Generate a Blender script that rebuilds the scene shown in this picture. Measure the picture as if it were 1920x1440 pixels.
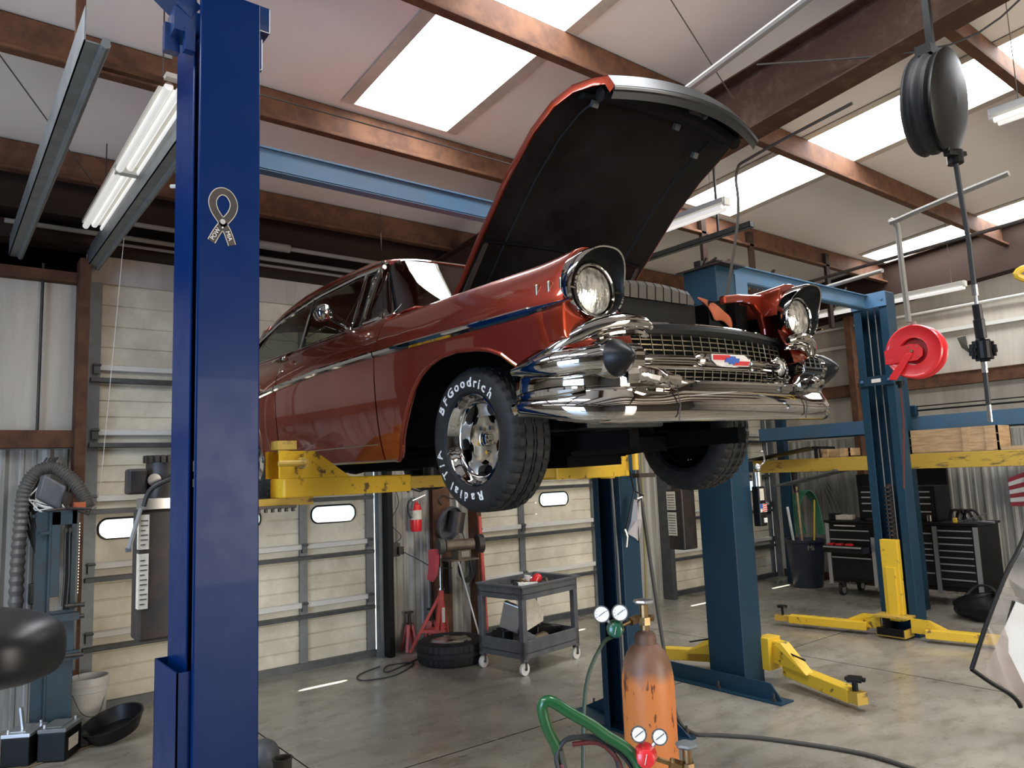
import bpy, bmesh, math, random
from mathutils import Vector, Matrix, Euler
random.seed(7)
PI = math.pi
for o in list(bpy.data.objects): bpy.data.objects.remove(o, do_unlink=True)
S = bpy.context.scene
C = bpy.context.scene.collection

# ------------------------------------------------------------------ camera
CAM = Vector((0, 0, 1.8))
_az = math.radians(51.8); _f = 1400.0; _roll = math.atan(.0385)
_pit = math.atan(170 * math.cos(_roll) / _f)
_F0 = Vector((math.cos(_az), math.sin(_az), 0)); _R0 = Vector((math.sin(_az), -math.cos(_az), 0)); _U0 = Vector((0, 0, 1))
_F = _F0 * math.cos(_pit) + _U0 * math.sin(_pit); _U = -_F0 * math.sin(_pit) + _U0 * math.cos(_pit)
_R = _R0 * math.cos(_roll) - _U * math.sin(_roll); _UN = _R0 * math.sin(_roll) + _U * math.cos(_roll)
cd = bpy.data.cameras.new('camera'); cam = bpy.data.objects.new('camera', cd); C.objects.link(cam)
cd.sensor_width = 36; cd.lens = 36 * _f / 1920; cd.clip_start = .05; cd.clip_end = 200
m = Matrix.Identity(4)
for i in range(3):
    m[i][0] = _R[i]; m[i][1] = _UN[i]; m[i][2] = -_F[i]; m[i][3] = CAM[i]
cam.matrix_world = m
S.camera = cam
S.view_settings.view_transform = 'Standard'; S.view_settings.look = 'None'
S.view_settings.exposure = 0.82; S.view_settings.gamma = 1; S.view_settings.use_curve_mapping = False
# ------------------------------------------------------------------ daylight and fill lamps
w = bpy.data.worlds.new('sky'); S.world = w; w.use_nodes = True
bg = w.node_tree.nodes['Background']; bg.inputs[0].default_value = (.62, .80, 1, 1); bg.inputs[1].default_value = 1.1
sd = bpy.data.lights.new('sun', 'SUN'); sd.energy = 14; sd.angle = .009; sd.color = (1, .95, .86)
sun = bpy.data.objects.new('sun', sd); C.objects.link(sun)
sun.rotation_euler = Vector((-.42, -.67, -1.48)).to_track_quat('-Z', 'Y').to_euler()

def bay_fill(name, loc, rot, sx, sy, power, col):
    d = bpy.data.lights.new(name, 'AREA'); d.shape = 'RECTANGLE'; d.size = sx; d.size_y = sy; d.energy = power; d.color = col
    o = bpy.data.objects.new(name, d); C.objects.link(o); o.location = loc; o.rotation_euler = rot; return o
# fill lamps added in the unseen open bays behind the camera
bay_fill('side_bay_fill', (-5.9, .5, 1.9), (0, -PI/2, 0), 3.4, 3.6, 220, (.45, .66, 1))
bay_fill('rear_bay_fill', (5.0, -6.9, 1.9), (PI/2, 0, 0), 4.2, 3.4, 320, (1, .89, .76))

# ------------------------------------------------------------------ helpers
ORG = {}
SH = [0.0]   # shift along y of the car's front end
class MB:
    def __init__(s): s.v = []; s.f = []; s.mi = []; s.cur = 0
    def add(s, vs, fs):
        n = len(s.v); s.v += [tuple(v) for v in vs]
        for f in fs: s.f.append([i + n for i in f]); s.mi.append(s.cur)
        return s
    def mat(s, i): s.cur = i; return s
    def box(s, a, b, M=None):
        x0, y0, z0 = a; x1, y1, z1 = b
        vs = [Vector(p) for p in ((x0,y0,z0),(x1,y0,z0),(x1,y1,z0),(x0,y1,z0),(x0,y0,z1),(x1,y0,z1),(x1,y1,z1),(x0,y1,z1))]
        if M is not None: vs = [M @ v for v in vs]
        return s.add(vs, [(0,3,2,1),(4,5,6,7),(0,1,5,4),(1,2,6,5),(2,3,7,6),(3,0,4,7)])
    def cbox(s, c, d, M=None):
        h = [x / 2 for x in d]
        T = Matrix.Translation(c) @ (M if M is not None else Matrix.Identity(4))
        return s.box((-h[0],-h[1],-h[2]), (h[0],h[1],h[2]), T)
    def beam(s, p, q, w, h, up=(0,0,1)):
        p = Vector(p); q = Vector(q); d = q - p; L = d.length; x = d.normalized(); u = Vector(up)
        y = u.cross(x)
        if y.length < 1e-4: y = Vector((0,1,0)).cross(x)
        y.normalize(); z = x.cross(y)
        M = Matrix(((x[0],y[0],z[0],p[0]),(x[1],y[1],z[1],p[1]),(x[2],y[2],z[2],p[2]),(0,0,0,1)))
        return s.box((0,-w/2,-h/2), (L,w/2,h/2), M)
    def prism(s, poly, a, b, ax=2, M=None):
        # poly: 2D points in the two remaining axes (cyclic order), extruded a..b along ax
        n = len(poly)
        def P(u, v, t):
            r = [0,0,0]; r[ax] = t; r[(ax+1)%3] = u; r[(ax+2)%3] = v
            r = Vector(r); return M @ r if M is not None else r
        vs = [P(u,v,a) for u,v in poly] + [P(u,v,b) for u,v in poly]
        fs = [tuple(range(n))[::-1], tuple(range(n, 2*n))] + [(i,(i+1)%n,n+(i+1)%n,n+i) for i in range(n)]
        return s.add(vs, fs)
    def cyl(s, p, q, r, r2=None, n=16, caps=True):
        p = Vector(p); q = Vector(q); r2 = r if r2 is None else r2
        x = (q-p).normalized(); a = x.orthogonal().normalized(); b = x.cross(a)
        vs = []
        for c, rr in ((p, r), (q, r2)):
            for i in range(n):
                t = 2*PI*i/n; vs.append(c + a*math.cos(t)*rr + b*math.sin(t)*rr)
        fs = [(i,(i+1)%n,n+(i+1)%n,n+i) for i in range(n)]
        if caps: fs += [tuple(range(n))[::-1], tuple(range(n,2*n))]
        return s.add(vs, fs)
    def lathe(s, p, ax, prof, n=24, closed=False, a0=None, mod=None):
        # prof: (distance along ax, radius)
        p = Vector(p); x = Vector(ax).normalized()
        a = Vector(a0).normalized() if a0 else x.orthogonal().normalized(); b = x.cross(a)
        vs = []
        for k, (d, r) in enumerate(prof):
            for i in range(n):
                t = 2*PI*i/n; rr = r + (mod(k, i) if mod else 0)
                vs.append(p + x*d + a*math.cos(t)*rr + b*math.sin(t)*rr)
        m_ = len(prof); fs = []
        for k in range(m_ - 1 + (1 if closed else 0)):
            k2 = (k+1) % m_
            for i in range(n): fs.append((k*n+i, k*n+(i+1)%n, k2*n+(i+1)%n, k2*n+i))
        if not closed:
            if prof[0][1] > 1e-5: fs.append(tuple(range(n))[::-1])
            if prof[-1][1] > 1e-5: fs.append(tuple(range((m_-1)*n, m_*n)))
        return s.add(vs, fs)
    def tube(s, pts, r, n=8, closed=False, caps=True, flat=None):
        pts = [Vector(p) for p in pts]; m_ = len(pts); rs = r if isinstance(r, (list, tuple)) else [r]*m_
        vs = []; ref = None
        for i in range(m_):
            if closed: t = pts[(i+1)%m_] - pts[i-1]
            else: t = pts[min(i+1,m_-1)] - pts[max(i-1,0)]
            if t.length < 1e-9: t = Vector((0,0,1))
            t.normalize()
            if ref is None: ref = t.orthogonal().normalized() if abs(t.z) > .95 else Vector((0,0,1)).cross(t).normalized()
            ref = (ref - t*ref.dot(t))
            ref = ref.normalized() if ref.length > 1e-6 else t.orthogonal().normalized()
            b = t.cross(ref)
            for k in range(n):
                an = 2*PI*k/n; f2 = flat if flat else 1
                vs.append(pts[i] + ref*math.cos(an)*rs[i] + b*math.sin(an)*rs[i]*f2)
        fs = []
        for i in range(m_ - (0 if closed else 1)):
            j = (i+1) % m_
            for k in range(n): fs.append((i*n+k, i*n+(k+1)%n, j*n+(k+1)%n, j*n+k))
        if caps and not closed: fs += [tuple(range(n))[::-1], tuple(range((m_-1)*n, m_*n))]
        return s.add(vs, fs)
    def grid(s, rows, flip=False, closed=False):
        nr = len(rows); nc = len(rows[0]); vs = [p for r in rows for p in r]; fs = []
        for i in range(nr-1):
            for j in range(nc - (0 if closed else 1)):
                j2 = (j+1) % nc
                f = (i*nc+j, i*nc+j2, (i+1)*nc+j2, (i+1)*nc+j)
                fs.append(f[::-1] if flip else f)
        return s.add(vs, fs)
    def sphere(s, c, r, n=16, m_=10, sc=(1,1,1)):
        c = Vector(c); prof = []
        rows = []
        for k in range(1, m_):
            a = PI*k/m_
            rows.append([c + Vector((math.cos(2*PI*i/n)*math.sin(a)*r*sc[0], math.sin(2*PI*i/n)*math.sin(a)*r*sc[1], math.cos(a)*r*sc[2])) for i in range(n)])
        base = len(s.v); s.grid(rows, closed=True)
        t = len(s.v); s.v += [tuple(c+Vector((0,0,r*sc[2]))), tuple(c-Vector((0,0,r*sc[2])))]
        for i in range(n):
            s.f.append([base+i, base+(i+1)%n, t]); s.mi.append(s.cur)
            q = base + (m_-2)*n; s.f.append([q+(i+1)%n, q+i, t+1]); s.mi.append(s.cur)
        return s
    def build(s, name, mats, parent=None, smooth=False, bevel=0, solid=0, sub=0, fix=True, sharp=35):
        me = bpy.data.meshes.new(name)
        o3 = ORG.get(parent.name, Vector((0,0,0))) if parent is not None else Vector((0,0,0))
        me.from_pydata([(v[0]-o3[0], v[1]-o3[1]+SH[0], v[2]-o3[2]) for v in s.v], [], s.f)
        if not isinstance(mats, (list, tuple)): mats = [mats]
        for q in mats: me.materials.append(q)
        me.polygons.foreach_set('material_index', s.mi)
        if fix:
            bm = bmesh.new(); bm.from_mesh(me); bmesh.ops.recalc_face_normals(bm, faces=bm.faces); bm.to_mesh(me); bm.free()
        if smooth:
            me.polygons.foreach_set('use_smooth', [True]*len(me.polygons))
            if sharp: me.set_sharp_from_angle(angle=math.radians(sharp))
        me.update()
        ob = bpy.data.objects.new(name, me); C.objects.link(ob)
        if parent is not None: ob.parent = parent; ORG[ob.name] = o3
        if solid:
            md = ob.modifiers.new('thickness', 'SOLIDIFY'); md.thickness = solid; md.offset = 0
        if bevel:
            md = ob.modifiers.new('bevel', 'BEVEL'); md.width = bevel; md.segments = 2; md.limit_method = 'ANGLE'; md.angle_limit = math.radians(40)
        if sub:
            md = ob.modifiers.new('sub', 'SUBSURF'); md.levels = sub; md.render_levels = sub
        return ob

def tag(o, label=None, cat=None, group=None, kind=None):
    if label: o['label'] = label
    if cat: o['category'] = cat
    if group: o['group'] = group
    if kind: o['kind'] = kind
    return o
def thing(name, label, cat, loc=(0,0,0), group=None):
    o = bpy.data.objects.new(name, None); C.objects.link(o); o.location = loc; o.empty_display_size = .1
    ORG[o.name] = Vector(loc); return tag(o, label, cat, group)
def struct(o, label=None): return tag(o, label, None, None, 'structure')
def copy_tree(o, parent=None):
    c = o.copy(); C.objects.link(c); c.parent = parent
    ORG[c.name] = ORG.get(o.name, Vector((0,0,0)))
    for ch in [x for x in bpy.data.objects if x.parent == o]: copy_tree(ch, c)
    return c
def text_mesh(txt, size, depth=.0008, align='CENTER', off=0.0):
    cu = bpy.data.curves.new('t', 'FONT'); cu.body = txt; cu.size = size; cu.extrude = depth; cu.align_x = align; cu.align_y = 'CENTER'
    cu.resolution_u = 3; cu.offset = off
    ob = bpy.data.objects.new('t', cu); C.objects.link(ob)
    dg = bpy.context.evaluated_depsgraph_get(); me = bpy.data.meshes.new_from_object(ob.evaluated_get(dg))
    vs = [v.co.copy() for v in me.vertices]; fs = [tuple(p.vertices) for p in me.polygons]
    bpy.data.objects.remove(ob); bpy.data.meshes.remove(me)
    return vs, fs
def frame_m(p, x, y):
    x = Vector(x).normalized(); y = Vector(y).normalized(); z = x.cross(y); p = Vector(p)
    return Matrix(((x[0],y[0],z[0],p[0]),(x[1],y[1],z[1],p[1]),(x[2],y[2],z[2],p[2]),(0,0,0,1)))
def lerp(a, b, t): return a + (b-a)*t
def interp(x, tab):
    if x <= tab[0][0]: return tab[0][1]
    for (a, b), (c, d) in zip(tab, tab[1:]):
        if x <= c: return b + (d-b)*(x-a)/(c-a)
    return tab[-1][1]
def smooth_pts(pts, n=6, closed=False):
    P = [Vector(p) for p in pts]; out = []; m_ = len(P)
    for i in range(m_ if closed else m_-1):
        if closed: a, b, c, d = P[i-1], P[i], P[(i+1)%m_], P[(i+2)%m_]
        else: a, b, c, d = P[max(i-1,0)], P[i], P[i+1], P[min(i+2,m_-1)]
        for k in range(n):
            t = k/n; out.append(.5*((2*b)+(c-a)*t+(2*a-5*b+4*c-d)*t*t+(3*b-3*c+d-a)*t**3))
    if not closed: out.append(P[-1])
    return out

# ------------------------------------------------------------------ materials
def mat(name, col, rough=.5, metal=0, col2=None, scale=4, amt=.5, bump=0, bscale=30, coat=0, spec=.5, rough2=None, stretch=(1,1,1), contrast=(.4,.6), emit=None, es=0, trans=0, detail=6):
    m_ = bpy.data.materials.new(name); m_.use_nodes = True; nt = m_.node_tree; N = nt.nodes; L = nt.links
    b = N['Principled BSDF']
    b.inputs['Base Color'].default_value = (*col, 1); b.inputs['Roughness'].default_value = rough; b.inputs['Metallic'].default_value = metal
    b.inputs['Specular IOR Level'].default_value = spec; b.inputs['Coat Weight'].default_value = coat; b.inputs['Coat Roughness'].default_value = .03
    if trans: b.inputs['Transmission Weight'].default_value = trans
    if emit: b.inputs['Emission Color'].default_value = (*emit, 1); b.inputs['Emission Strength'].default_value = es
    tc = mp = None
    if col2 is not None or bump or rough2 is not None:
        tc = N.new('ShaderNodeTexCoord'); mp = N.new('ShaderNodeMapping'); L.new(tc.outputs['Object'], mp.inputs['Vector']); mp.inputs['Scale'].default_value = stretch
    if col2 is not None or rough2 is not None:
        nz = N.new('ShaderNodeTexNoise'); nz.inputs['Scale'].default_value = scale; nz.inputs['Detail'].default_value = detail; nz.inputs['Roughness'].default_value = .65
        L.new(mp.outputs[0], nz.inputs['Vector'])
        mr = N.new('ShaderNodeMapRange'); mr.inputs[1].default_value = contrast[0]; mr.inputs[2].default_value = contrast[1]; L.new(nz.outputs[0], mr.inputs[0])
        if col2 is not None:
            mx = N.new('ShaderNodeMix'); mx.data_type = 'RGBA'; mx.inputs[6].default_value = (*col, 1); mx.inputs[7].default_value = (*col2, 1)
            ml = N.new('ShaderNodeMath'); ml.operation = 'MULTIPLY'; ml.inputs[1].default_value = amt; L.new(mr.outputs[0], ml.inputs[0])
            L.new(ml.outputs[0], mx.inputs[0]); L.new(mx.outputs[2], b.inputs['Base Color'])
        if rough2 is not None:
            m2 = N.new('ShaderNodeMapRange'); m2.inputs[3].default_value = rough; m2.inputs[4].default_value = rough2; L.new(mr.outputs[0], m2.inputs[0]); L.new(m2.outputs[0], b.inputs['Roughness'])
    if bump:
        n2 = N.new('ShaderNodeTexNoise'); n2.inputs['Scale'].default_value = bscale; n2.inputs['Detail'].default_value = 4; L.new(mp.outputs[0], n2.inputs['Vector'])
        bp = N.new('ShaderNodeBump'); bp.inputs['Strength'].default_value = bump; bp.inputs['Distance'].default_value = .01; L.new(n2.outputs[0], bp.inputs['Height']); L.new(bp.outputs[0], b.inputs['Normal'])
    return m_
M = {}
M['paint'] = mat('candy red car paint', (.30,.034,.011), .34, .80, coat=1.0)
M['chrome'] = mat('chrome', (.50,.485,.46), .045, 1)
M['chrome_dull'] = mat('brushed trim', (.62,.60,.56), .28, 1)
M['gold'] = mat('gold anodised grille', (.62,.54,.40), .3, 1)
M['black'] = mat('black satin', (.005,.005,.005), .42, spec=.25)
M['black_dull'] = mat('underbody black', (.003,.003,.003), .9, spec=.1)
M['liner'] = mat('hood underside black paint', (.003,.0035,.0035), .45, spec=.2, col2=(.010,.010,.010), scale=3, amt=.6, rough2=.6)
M['rubber'] = mat('tyre rubber', (.012,.012,.012), .62, spec=.3, col2=(.026,.025,.024), scale=9, amt=.6)
M['white_letter'] = mat('white tyre lettering', (.72,.71,.67), .6)
M['rim_tan'] = mat('dusty cast alloy', (.33,.26,.17), .5, .6, col2=(.18,.13,.08), scale=14)
M['alloy'] = mat('machined alloy', (.62,.57,.50), .32, .9)
M['glass'] = mat('tinted car glass', (.02,.022,.02), .02, 0, spec=.8)
M['lens'] = mat('headlamp lens', (.80,.79,.72), .12, .55, col2=(.2,.2,.18), scale=38, amt=.9, bump=.5, bscale=60, coat=1, stretch=(1,1,.35))
M['red_emb'] = mat('red enamel', (.6,.02,.03), .25, coat=1)
M['blue_emb'] = mat('blue enamel', (.02,.10,.45), .25, coat=1)
M['white_emb'] = mat('white enamel', (.75,.73,.68), .35)
M['bright_blue'] = mat('bright blue powder coat', (.0005,.016,.085), .28, spec=.12, coat=.03, rough2=.34, scale=6)
M['blue_edge'] = mat('blue powder coat', (.004,.03,.12), .25, coat=.5)
M['teal'] = mat('faded blue lift paint', (.010,.040,.070), .42, spec=.3, col2=(.022,.026,.030), scale=5, amt=.45, stretch=(1,1,.25), contrast=(.5,.75))
M['skyblue'] = mat('light blue lift paint', (.055,.15,.27), .5, col2=(.09,.12,.14), scale=4, amt=.4)
M['yellow'] = mat('chipped yellow paint', (.72,.46,.03), .42, col2=(.10,.065,.03), scale=11, amt=.95, contrast=(.60,.66))
M['yellow_old'] = mat('worn yellow beam paint', (.52,.34,.05), .5, col2=(.12,.08,.04), scale=7, amt=.95, contrast=(.56,.64), stretch=(1,.5,2.4))
M['steel'] = mat('galvanised steel', (.20,.215,.215), .5, .4, col2=(.13,.135,.135), scale=8)
M['steel_dark'] = mat('grey steel', (.11,.12,.12), .45, .5, col2=(.06,.06,.06), scale=9)
M['oxide'] = mat('red oxide primer steel', (.13,.062,.034), .75, spec=.15, col2=(.07,.035,.024), scale=6, amt=.8)
M['rafter'] = mat('rusty red oxide rafter', (.060,.030,.020), .7, spec=.15, col2=(.11,.065,.045), scale=7, amt=.7, contrast=(.5,.7))
M['vinyl'] = mat('vinyl faced roof insulation', (.80,.755,.71), .55, col2=(.70,.655,.61), scale=.7, amt=.5, bump=1.0, bscale=2.2, stretch=(1,.35,1))
M['wall_vinyl'] = mat('vinyl faced wall insulation', (.55,.50,.42), .6, col2=(.36,.32,.27), scale=1.2, amt=.6, bump=.35, bscale=3, stretch=(3,3,.3))
M['liner_metal'] = mat('grey ribbed liner panel', (.40,.385,.34), .5, .1, col2=(.20,.18,.155), scale=2.5, amt=.75, stretch=(4,4,.35))
M['door'] = mat('cream door panel', (.74,.68,.53), .5, col2=(.46,.40,.29), scale=2.2, amt=.6)
M['conduit'] = mat('grey conduit', (.24,.225,.20), .6, spec=.25)
M['white_tube'] = mat('fluorescent tube', (.85,.84,.82), .3, emit=(1,.98,.95), es=.28)
M['gable'] = mat('dark primer steel', (.030,.017,.012), .7, spec=.15)
M['fixture'] = mat('white enamel fixture', (.68,.66,.60), .4)
M['dark'] = mat('dark metal', (.03,.028,.027), .5, .3, col2=(.08,.05,.035), scale=9, amt=.5)
M['red'] = mat('red enamel paint', (.72,.025,.03), .32, coat=.4)
M['red_stand'] = mat('faded red stand paint', (.62,.085,.06), .45, col2=(.35,.05,.04), scale=12, amt=.5)
M['green'] = mat('green enamel', (.006,.085,.022), .3, coat=.5)
M['green_dark'] = mat('dark green regulator', (.01,.10,.055), .3, coat=.6)
M['brass'] = mat('aged brass', (.38,.25,.12), .35, 1, col2=(.15,.1,.06), scale=20)
M['dim_wall'] = mat('dim metal wall', (.15,.13,.11), .6)
M['orange'] = None
M['press'] = mat('dull dark blue press paint', (.022,.055,.075), .5, col2=(.03,.03,.03), scale=6, amt=.6)
M['hose_green'] = mat('dark green rubber hose', (.012,.035,.018), .45)
M['hose_red'] = mat('dark red rubber hose', (.10,.012,.014), .5)
M['motor'] = mat('grimy brown motor', (.14,.105,.07), .5, .3, col2=(.05,.04,.03), scale=12)
M['gauge'] = mat('gauge dial', (.90,.89,.85), .6, spec=.2)
M['plastic_grey'] = mat('dark grey moulded plastic', (.085,.09,.10), .5, col2=(.14,.14,.14), scale=7, amt=.6)
M['plastic_black'] = mat('black plastic', (.008,.008,.009), .38, spec=.3)
M['can_blue'] = mat('dark navy plastic bin', (.03,.04,.065), .42, col2=(.06,.065,.08), scale=5)
M['white'] = mat('white plastic', (.75,.74,.70), .45, col2=(.55,.5,.44), scale=5, amt=.5)
M['paper'] = mat('paper label', (.66,.61,.50), .7, col2=(.4,.36,.28), scale=30, amt=.4)
M['wood'] = mat('raw pallet wood', (.55,.38,.21), .6, col2=(.36,.22,.11), scale=5, amt=.7, stretch=(1,1,6))
M['cloth_red'] = mat('orange red shop rag', (.52,.14,.06), .85, col2=(.35,.08,.035), scale=9, bump=.4, bscale=12)
M['rag'] = mat('red rag', (.32,.04,.05), .9)
M['hose'] = mat('black hose', (.02,.02,.02), .5)
M['hose_brown'] = mat('dirty grey hose', (.06,.055,.045), .6)
M['duct'] = mat('ribbed exhaust duct', (.17,.16,.145), .45, .3)
M['garden'] = mat('green garden hose', (.06,.22,.12), .5)
M['silver'] = mat('silver trim', (.55,.56,.57), .3, .8)
M['foil'] = mat('crumpled foil sheet', (.62,.60,.60), .35, .3, col2=(.42,.38,.38), scale=6, bump=.4, bscale=9)
M['clear'] = mat('clear plastic sheet', (.55,.52,.50), .12, spec=.6)
# lit and glazed surfaces
def emis(name, col, s):
    m_ = bpy.data.materials.new(name); m_.use_nodes = True; nt = m_.node_tree; nt.nodes.clear()
    e = nt.nodes.new('ShaderNodeEmission'); e.inputs[0].default_value = (*col, 1); e.inputs[1].default_value = s
    o = nt.nodes.new('ShaderNodeOutputMaterial'); nt.links.new(e.outputs[0], o.inputs[0]); return m_
M['skylight'] = emis('translucent roof panel lit by the sun', (.93, .96, 1), 10.0)
def pane(name, tint, t, rough=.05):
    m_ = bpy.data.materials.new(name); m_.use_nodes = True; nt = m_.node_tree; N = nt.nodes; N.clear()
    tr = N.new('ShaderNodeBsdfTransparent'); tr.inputs[0].default_value = (*tint, 1)
    gl = N.new('ShaderNodeBsdfGlossy'); gl.inputs[1].default_value = rough
    mx = N.new('ShaderNodeMixShader'); mx.inputs[0].default_value = t; o = N.new('ShaderNodeOutputMaterial')
    nt.links.new(tr.outputs[0], mx.inputs[1]); nt.links.new(gl.outputs[0], mx.inputs[2]); nt.links.new(mx.outputs[0], o.inputs[0]); return m_
M['pane'] = pane('door window pane', (.92,.95,.97), .06)
M['car_glass'] = pane('clear car glass', (.50,.52,.47), .13, .01)
M['clear_sheet'] = pane('clear plastic cover', (.62,.56,.54), .12, .08)
# concrete
def concrete():
    m_ = bpy.data.materials.new('sealed concrete floor'); m_.use_nodes = True; nt = m_.node_tree; N = nt.nodes; L = nt.links; b = N['Principled BSDF']
    tc = N.new('ShaderNodeTexCoord')
    def noise(s, d, st=(1,1,1)):
        mp = N.new('ShaderNodeMapping'); mp.inputs['Scale'].default_value = st; L.new(tc.outputs['Object'], mp.inputs[0])
        n = N.new('ShaderNodeTexNoise'); n.inputs['Scale'].default_value = s; n.inputs['Detail'].default_value = d; n.inputs['Roughness'].default_value = .6; L.new(mp.outputs[0], n.inputs['Vector']); return n
    def ramp(src, a, b_, ca, cb):
        r = N.new('ShaderNodeValToRGB'); r.color_ramp.elements[0].position = a; r.color_ramp.elements[1].position = b_
        r.color_ramp.elements[0].color = (*ca, 1); r.color_ramp.elements[1].color = (*cb, 1); L.new(src.outputs[0], r.inputs[0]); return r
    n1 = noise(.7, 8); r1 = ramp(n1, .38, .64, (.235,.21,.17), (.375,.345,.285))
    n2 = noise(3.5, 8, (1,2.2,1)); r2 = ramp(n2, .36, .52, (.66,.63,.58), (1,1,1))
    mx = N.new('ShaderNodeMix'); mx.data_type = 'RGBA'; mx.blend_type = 'MULTIPLY'; mx.inputs[0].default_value = .75
    L.new(r1.outputs[0], mx.inputs[6]); L.new(r2.outputs[0], mx.inputs[7])
    n3 = noise(9, 4, (1,1,1)); r3 = ramp(n3, .66, .70, (1,1,1), (.35,.32,.29))
    m2 = N.new('ShaderNodeMix'); m2.data_type = 'RGBA'; m2.blend_type = 'MULTIPLY'; m2.inputs[0].default_value = .5
    L.new(mx.outputs[2], m2.inputs[6]); L.new(r3.outputs[0], m2.inputs[7])
    L.new(m2.outputs[2], b.inputs['Base Color'])
    n4 = noise(1.6, 5); mr = N.new('ShaderNodeMapRange'); mr.inputs[1].default_value = .35; mr.inputs[2].default_value = .65; mr.inputs[3].default_value = .17; mr.inputs[4].default_value = .36
    L.new(n4.outputs[0], mr.inputs[0]); L.new(mr.outputs[0], b.inputs['Roughness']); b.inputs['Specular IOR Level'].default_value = .6
    n5 = noise(5, 3); bp = N.new('ShaderNodeBump'); bp.inputs['Strength'].default_value = .12; bp.inputs['Distance'].default_value = .01; L.new(n5.outputs[0], bp.inputs['Height']); L.new(bp.outputs[0], b.inputs['Normal'])
    return m_
M['floor'] = concrete()
def tank_paint():
    m_ = mat('orange gas bottle paint with rust', (.62,.20,.05), .45, col2=(.10,.03,.015), scale=16, amt=.95, contrast=(.585,.63), stretch=(1.6,1.6,.55))
    nt = m_.node_tree; N = nt.nodes; L = nt.links; b = N['Principled BSDF']; src = b.inputs['Base Color'].links[0].from_socket
    tc = N.new('ShaderNodeTexCoord'); sp = N.new('ShaderNodeSeparateXYZ'); L.new(tc.outputs['Object'], sp.inputs[0])
    nz = N.new('ShaderNodeTexNoise'); nz.inputs['Scale'].default_value = 9; L.new(tc.outputs['Object'], nz.inputs['Vector'])
    ad = N.new('ShaderNodeMath'); ad.operation = 'MULTIPLY_ADD'; ad.inputs[1].default_value = .12; L.new(nz.outputs[0], ad.inputs[0]); L.new(sp.outputs[2], ad.inputs[2])
    mr = N.new('ShaderNodeMapRange'); mr.inputs[1].default_value = 1.00; mr.inputs[2].default_value = 1.06; L.new(ad.outputs[0], mr.inputs[0])
    mx = N.new('ShaderNodeMix'); mx.data_type = 'RGBA'; mx.inputs[7].default_value = (.20,.10,.06,1); L.new(mr.outputs[0], mx.inputs[0]); L.new(src, mx.inputs[6]); L.new(mx.outputs[2], b.inputs['Base Color'])
    return m_
M['orange'] = tank_paint()
# ------------------------------------------------------------------ room shell
YW, XR, XL, YB = 7.2, 11.1, -6.2, -7.0
def roof_z(y): return 4.47 + (YW - y) / 12 if y > -2 else 4.47 + (YW+2)/12 - (-2 - y)/12
b = MB(); b.box((XL,YB,-.12), (XR,YW,0)); struct(b.build('floor', M['floor']))
# control joints cut in the slab
b = MB()
for y in (4.35, -.4): b.box((XL,y-.004,.0003), (XR,y+.004,.0012))
for x in (2.0, 6.6): b.box((x-.004,YB,.0003), (x+.004,YW,.0012))
struct(b.build('trim_1', M['black_dull']), 'saw-cut control joints in the concrete floor')
# ceiling with openings for the translucent panels
SKX = [2.45 + 3.87*k for k in range(-2, 3)]; SKW = .84
SKY = [(.5,4.93)]
xs = sorted([XL, XR] + [x for s_ in SKX for x in (s_, min(s_+SKW, XR-.05)) if XL < x < XR]); ys = sorted([YB, YW, -2] + [y for s_ in SKY for y in s_])
b = MB(); nsub = 10
def is_sky(xa, ya):
    return any(s_ <= xa < s_+SKW for s_ in SKX) and any(p <= ya < q for p, q in SKY)
for x0, x1 in zip(xs, xs[1:]):
    for y0, y1 in zip(ys, ys[1:]):
        if is_sky((x0+x1)/2, (y0+y1)/2): continue
        b.add([(x0,y0,roof_z(y0)),(x1,y0,roof_z(y0)),(x1,y1,roof_z(y1)),(x0,y1,roof_z(y1))], [(0,1,2,3)])
b.add([(XL-.3,YB-.3,5.4),(XR+.3,YB-.3,5.4),(XR+.3,YW+.3,5.4),(XL-.3,YW+.3,5.4)], [(0,1,2,3)])  # flat unseen sheet added above the ceiling to block light
struct(b.build('ceiling', M['vinyl'], fix=False))
wn = 0
for (p, q) in SKY:
    for sx in SKX:
        if sx < XL: continue
        wn += 1; x0, x1 = sx, sx+SKW; d = .06
        b = MB(); b.add([(x0,p,roof_z(p)+d),(x1,p,roof_z(p)+d),(x1,q,roof_z(q)+d),(x0,q,roof_z(q)+d)], [(0,1,2,3)])
        f = struct(b.build(f'window_{wn}', M['skylight'], fix=False), 'bright translucent roof panel between the purlins')
        b = MB(); 
        for xa in (x0, x1): b.add([(xa,p,roof_z(p)-.01),(xa,q,roof_z(q)-.01),(xa,q,roof_z(q)+d+.02),(xa,p,roof_z(p)+d+.02)], [(0,1,2,3)])
        for ya in (p, q): b.add([(x0,ya,roof_z(ya)-.01),(x1,ya,roof_z(ya)-.01),(x1,ya,roof_z(ya)+d+.02),(x0,ya,roof_z(ya)+d+.02)], [(0,1,2,3)])
        fo = .1
        for xa, xb in ((x0-fo, x0), (x1, x1+fo)):
            b.add([(xa,p,roof_z(p)-.012),(xb,p,roof_z(p)-.012),(xb,q,roof_z(q)-.012),(xa,q,roof_z(q)-.012)], [(0,1,2,3)])
        b.build('curb', M['wall_vinyl'], f, fix=False)
tn = 1
def trim(bm, mt, label, **k):
    global tn; tn += 1
    return struct(bm.build(f'trim_{tn}', mt, **k), label)
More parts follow.
